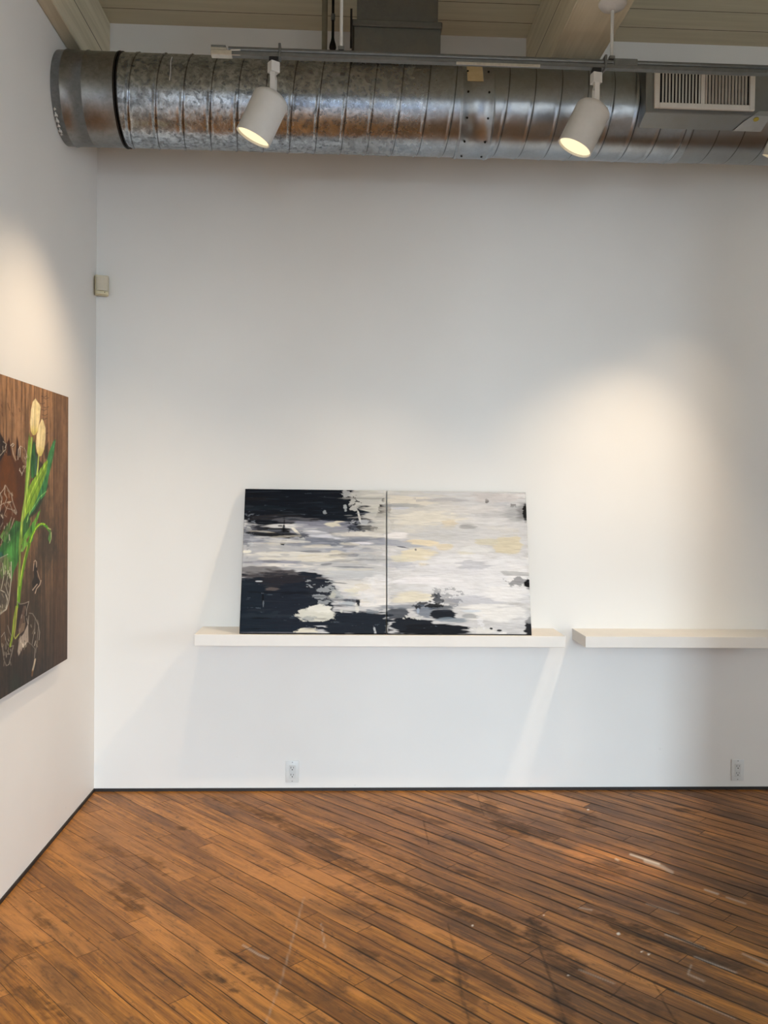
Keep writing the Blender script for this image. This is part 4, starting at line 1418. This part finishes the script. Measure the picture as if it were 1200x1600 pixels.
bm = nb()
cyl(bm, (TX0 + .07, TY, TZ + .008), (TX1, TY, TZ + .008), 0.0115, 18)
obj('conduit', tc_(bm), 'track', t, True, 40)
bm = nb()
bx(bm, TX0 + .005, TX1, TY - .016, TY + .016, TZ - 0.020, TZ - 0.004, 0.002, 1)
obj('rail', tc_(bm), 'track', t)
bm = nb()
bx(bm, TX0, TX0 + .085, TY - .018, TY + .018, TZ - 0.022, TZ - 0.002, 0.002, 1)
bx(bm, TX0, TX0 + .065, TY - .014, TY + .014, TZ - 0.000, TZ + 0.010, 0.002, 1)
cyl(bm, (TX0 + .08, TY - .012, TZ - .001), (TX0 + .12, TY - .012, TZ + .001), 0.004, 10)
cyl(bm, (TX0 + .08, TY - .012, TZ - .018), (TX0 + .12, TY - .012, TZ - .018), 0.003, 10)
obj('end_feed', tc_(bm), 'track_end', t)
obj('end_cap', tc_(bx(nb(), TX0, TX0 + .06, TY - .012, TY + .014, TZ + 0.0105, TZ + 0.020, 0.002, 1)), 'track', t)
for x in (-0.287, 1.065):
    bm = nb()
    bx(bm, x - .005, x + .005, TY - .022, TY + .022, TZ - 0.026, TZ + 0.032, 0.002, 1)
    obj('clamp', tc_(bm), 'track', t)
obj('joiner', tc_(bx(nb(), 1.10, 1.20, TY - .018, TY + .018, TZ - .012, TZ + .020, 0.003, 1)), 'track', t)
bm = nb()
bx(bm, 0.44, 0.79, TY - .019, TY - .014, TZ - 0.029, TZ - 0.018, 0.001, 1)
obj('cover_strip', tc_(bm), 'track_end', t)
for x, z1, canopy in ((-0.036, ZC, False), (1.094, ZC - 0.386, True)):
    r = thing('suspension_rod', ('white rod hanging the track from the ceiling beside the square branch duct',
                                 'white rod with round canopy hanging the track from the right ceiling beam')[canopy],
              'rod', (x, TY, TZ + .0195), group='white rods suspending the lighting track')
    h = z1 - TZ - .0195
    obj('rod', cyl(nb(), (0, 0, 0.01), (0, 0, h), 0.0068, 14), 'rod_white', r, True, 40)
    obj('foot_clip', bx(nb(), -.012, .012, -.012, .012, 0.0, .014, 0.002, 1), 'track', r)
    bm = nb()
    lathe(bm, [(0, h - .03), (.02, h - .028), (.05, h - .016), (.058, h - .004), (.058, h)], (0, 0, 0), (0, 0, 1), 28)
    obj('canopy', bm, 'rod_white', r, True)
obj_clip = None

GL_ = 'white can spotlights on the ceiling track'


def spotlight(x, aim, label, power, spot_deg=95, blend=0.9, yoke=0.0, color=(1.0, 0.77, 0.53), radius=0.018):
    """white cylinder track head; local origin on the underside of the rail"""
    z0 = TZ - 0.020
    t = thing('track_spotlight', label, 'spotlight', (x, TY, z0), group=GL_)
    obj('track_adapter', bx(nb(), -.018, .018, -.016, .016, -.018, 0, 0.002, 1), 'black', t)
    R_ = Matrix.Rotation(yoke, 4, 'Z')
    bm = nb()
    bx(bm, -.020, .020, -.018, .018, -.062, -.018, 0.003, 2)
    cyl(bm, (0, 0, -.072), (0, 0, -.062), .011, 14)
    bmesh.ops.transform(bm, matrix=R_, verts=bm.verts)
    obj('stem_box', bm, 'white_metal', t)
    d = Vector(aim).normalized()
    piv = Vector((0, 0, -.150))
    # yoke: two arms each side, plane across the beam direction
    side = d.cross(Vector((0, 0, 1)))
    side = (R_ @ Vector((0, 1, 0))).normalized() if side.length < .2 else side.normalized()
    fwd = Vector((0, 0, 1)).cross(side).normalized()
    bm = nb()
    aw, at, sp = 0.010, 0.0016, 0.033

    def strip(c0, c1, wv, tv):
        vs = [bm.verts.new(p + wv * a + tv * b) for p in (c0, c1) for a, b in ((-1, -1), (1, -1), (1, 1), (-1, 1))]
        bm.faces.new(vs[:4]); bm.faces.new(vs[4:])
        for i in range(4):
            j = (i + 1) % 4
            bm.faces.new((vs[i], vs[j], vs[j + 4], vs[i + 4]))
    zt = Vector((0, 0, -.072))
    strip(zt - side * sp, zt + side * sp, fwd * aw, Vector((0, 0, at)))
    for s in (-1, 1):
        strip(zt + side * sp * s, Vector((0, 0, -.150)) + side * sp * s, fwd * aw, side * at)
        cc = piv + side * sp * s
        cyl(bm, cc - side * at, cc + side * at, aw, 18)
    obj('yoke', bm, 'white_metal', t)
    for s in (-1, 1):
        cc = piv + side * (sp + .002) * s
        obj('pivot_screw', cyl(nb(), cc, cc + side * s * .004, .0042, 10), 'rod_dark', t)
    # can: domed shoulder, straight body, rolled rim, open mouth
    L_, RB = 0.205, 0.0745
    top = piv - d * 0.010
    prof = [(0, 0.0), (.030, 0.001), (.045, .006), (.062, .016), (.071, .026), (RB, .036), (RB, L_ - .004), (RB + .0012, L_ - .001),
            (RB - .001, L_), (RB - .004, L_ - .001), (RB - .005, L_ - .010)]
    bm = nb()
    lathe(bm, prof, top, d, 48)
    obj('can', bm, 'white_metal', t, True, 50)
    bm = nb()
    lathe(bm, [(RB - .005, L_ - .010), (RB - .03, L_ - .004), (0, L_ - .001)], top, d, 48)
    obj('lamp_face', bm, 'bulb', t, True)
    l = bpy.data.lights.new('spot_beam', 'SPOT')
    l.energy, l.color, l.spot_size, l.spot_blend, l.shadow_soft_size = power, color, math.radians(spot_deg), blend, radius
    lo = bpy.data.objects.new('spot_beam', l)
    COL.objects.link(lo)
    lo.parent = t
    lo.location = top + d * (L_ + .012)
    lo.rotation_euler = d.to_track_quat('-Z', 'Y').to_euler()
    return t


spotlight(-0.312, (-.42, 0.02, -.90), 'white can spotlight at the left end of the track, nearer the side wall', 72, 92, 1.0, yoke=.6)
spotlight(1.030, (-.43, 0.05, -.90), 'white can spotlight on the track below the right ceiling beam', 120, 84, 1.0, yoke=.2)
spotlight(1.905, (-.26, 0.36, -.90), 'white can spotlight cut off by the right edge of the photo below the register', 100, 64, 1.0)
spotlight(2.25, (-.60, 1.04, -1.45), 'white can spotlight further along the track aimed at the bare wall', 18, 46, 1.0, color=(1.0, 0.74, 0.48))
spotlight(2.75, (-1.42, 0.10, -3.00), 'white can spotlight past the frame edge aimed at the floor', 260, 8, 0.5)

# ================================================================== MOTION SENSOR IN THE CORNER
t = thing('motion_sensor', 'small yellowed motion sensor box high in the left corner', 'sensor', (XL + .038, -0.036, 2.61), (0, 0, math.radians(22)))
bm = nb()
bx(bm, -.034, .034, -.012, .020, 0.0, .105, 0.006, 3)
obj('housing', bm, 'pir', t, True, 40)
bm = nb()
N = 14
A, B = [], []
for i in range(N + 1):
    a = -PI / 2 + PI * i / N
    xx, yy = .031 * math.sin(a), -.010 - .020 * math.cos(a)
    A.append(bm.verts.new((xx, yy, .022)))
    B.append(bm.verts.new((xx, yy, .098)))
for i in range(N):
    bm.faces.new((A[i], A[i + 1], B[i + 1], B[i]))
bm.faces.new(A[::-1]); bm.faces.new(B); bm.faces.new((A[0], B[0], B[N], A[N]))
obj('lens', bm, 'pir_lens', t, True, 40)
bm = nb()
bx(bm, -.030, .030, -.026, -.010, .003, .021, 0.003, 2)
obj('lower_cover', bm, 'pir', t, True, 40)
obj('indicator', cyl(nb(), (.012, -.0262, .013), (.012, -.0275, .013), .0026, 12), 'black', t)

# ================================================================== WALL OUTLETS
GO = 'white duplex outlets low on the back wall'
for x, z, lab in ((-0.2655, 0.030, 'white duplex outlet under the left shelf, below the dark canvas'), (2.181, 0.034, 'white duplex outlet under the right shelf in the dim corner of the wall')):
    t = thing('wall_outlet', lab, 'outlet', (x, 0, z), group=GO)
    obj('cover_plate', bx(nb(), -.036, .036, -.006, 0.0, 0, .118, 0.003, 2), 'plate', t, True, 40)
    bm = nb()
    bx(bm, -.0175, .0175, -.008, -.006, .0225, .0955, 0.001, 1)
    obj('receptacle', bm, mat_simple('receptacle_plastic', (206, 208, 206), .35, var=2), t)
    for zc in (.040, .078):
        obj('blade_slot', bx(nb(), -.0085, -.0062, -.0086, -.0079, zc - .001, zc + .009), 'shadow_gap', t)
        obj('blade_slot', bx(nb(), .0055, .0075, -.0086, -.0079, zc, zc + .008), 'shadow_gap', t)
        obj('ground_hole', cyl(nb(), (0, -.0079, zc - .0075), (0, -.0086, zc - .0075), .0030, 12), 'shadow_gap', t)
    for zz in (.008, .110):
        obj('cover_screw', cyl(nb(), (0, -.006, zz), (0, -.0072, zz), .003, 12), 'screw', t)
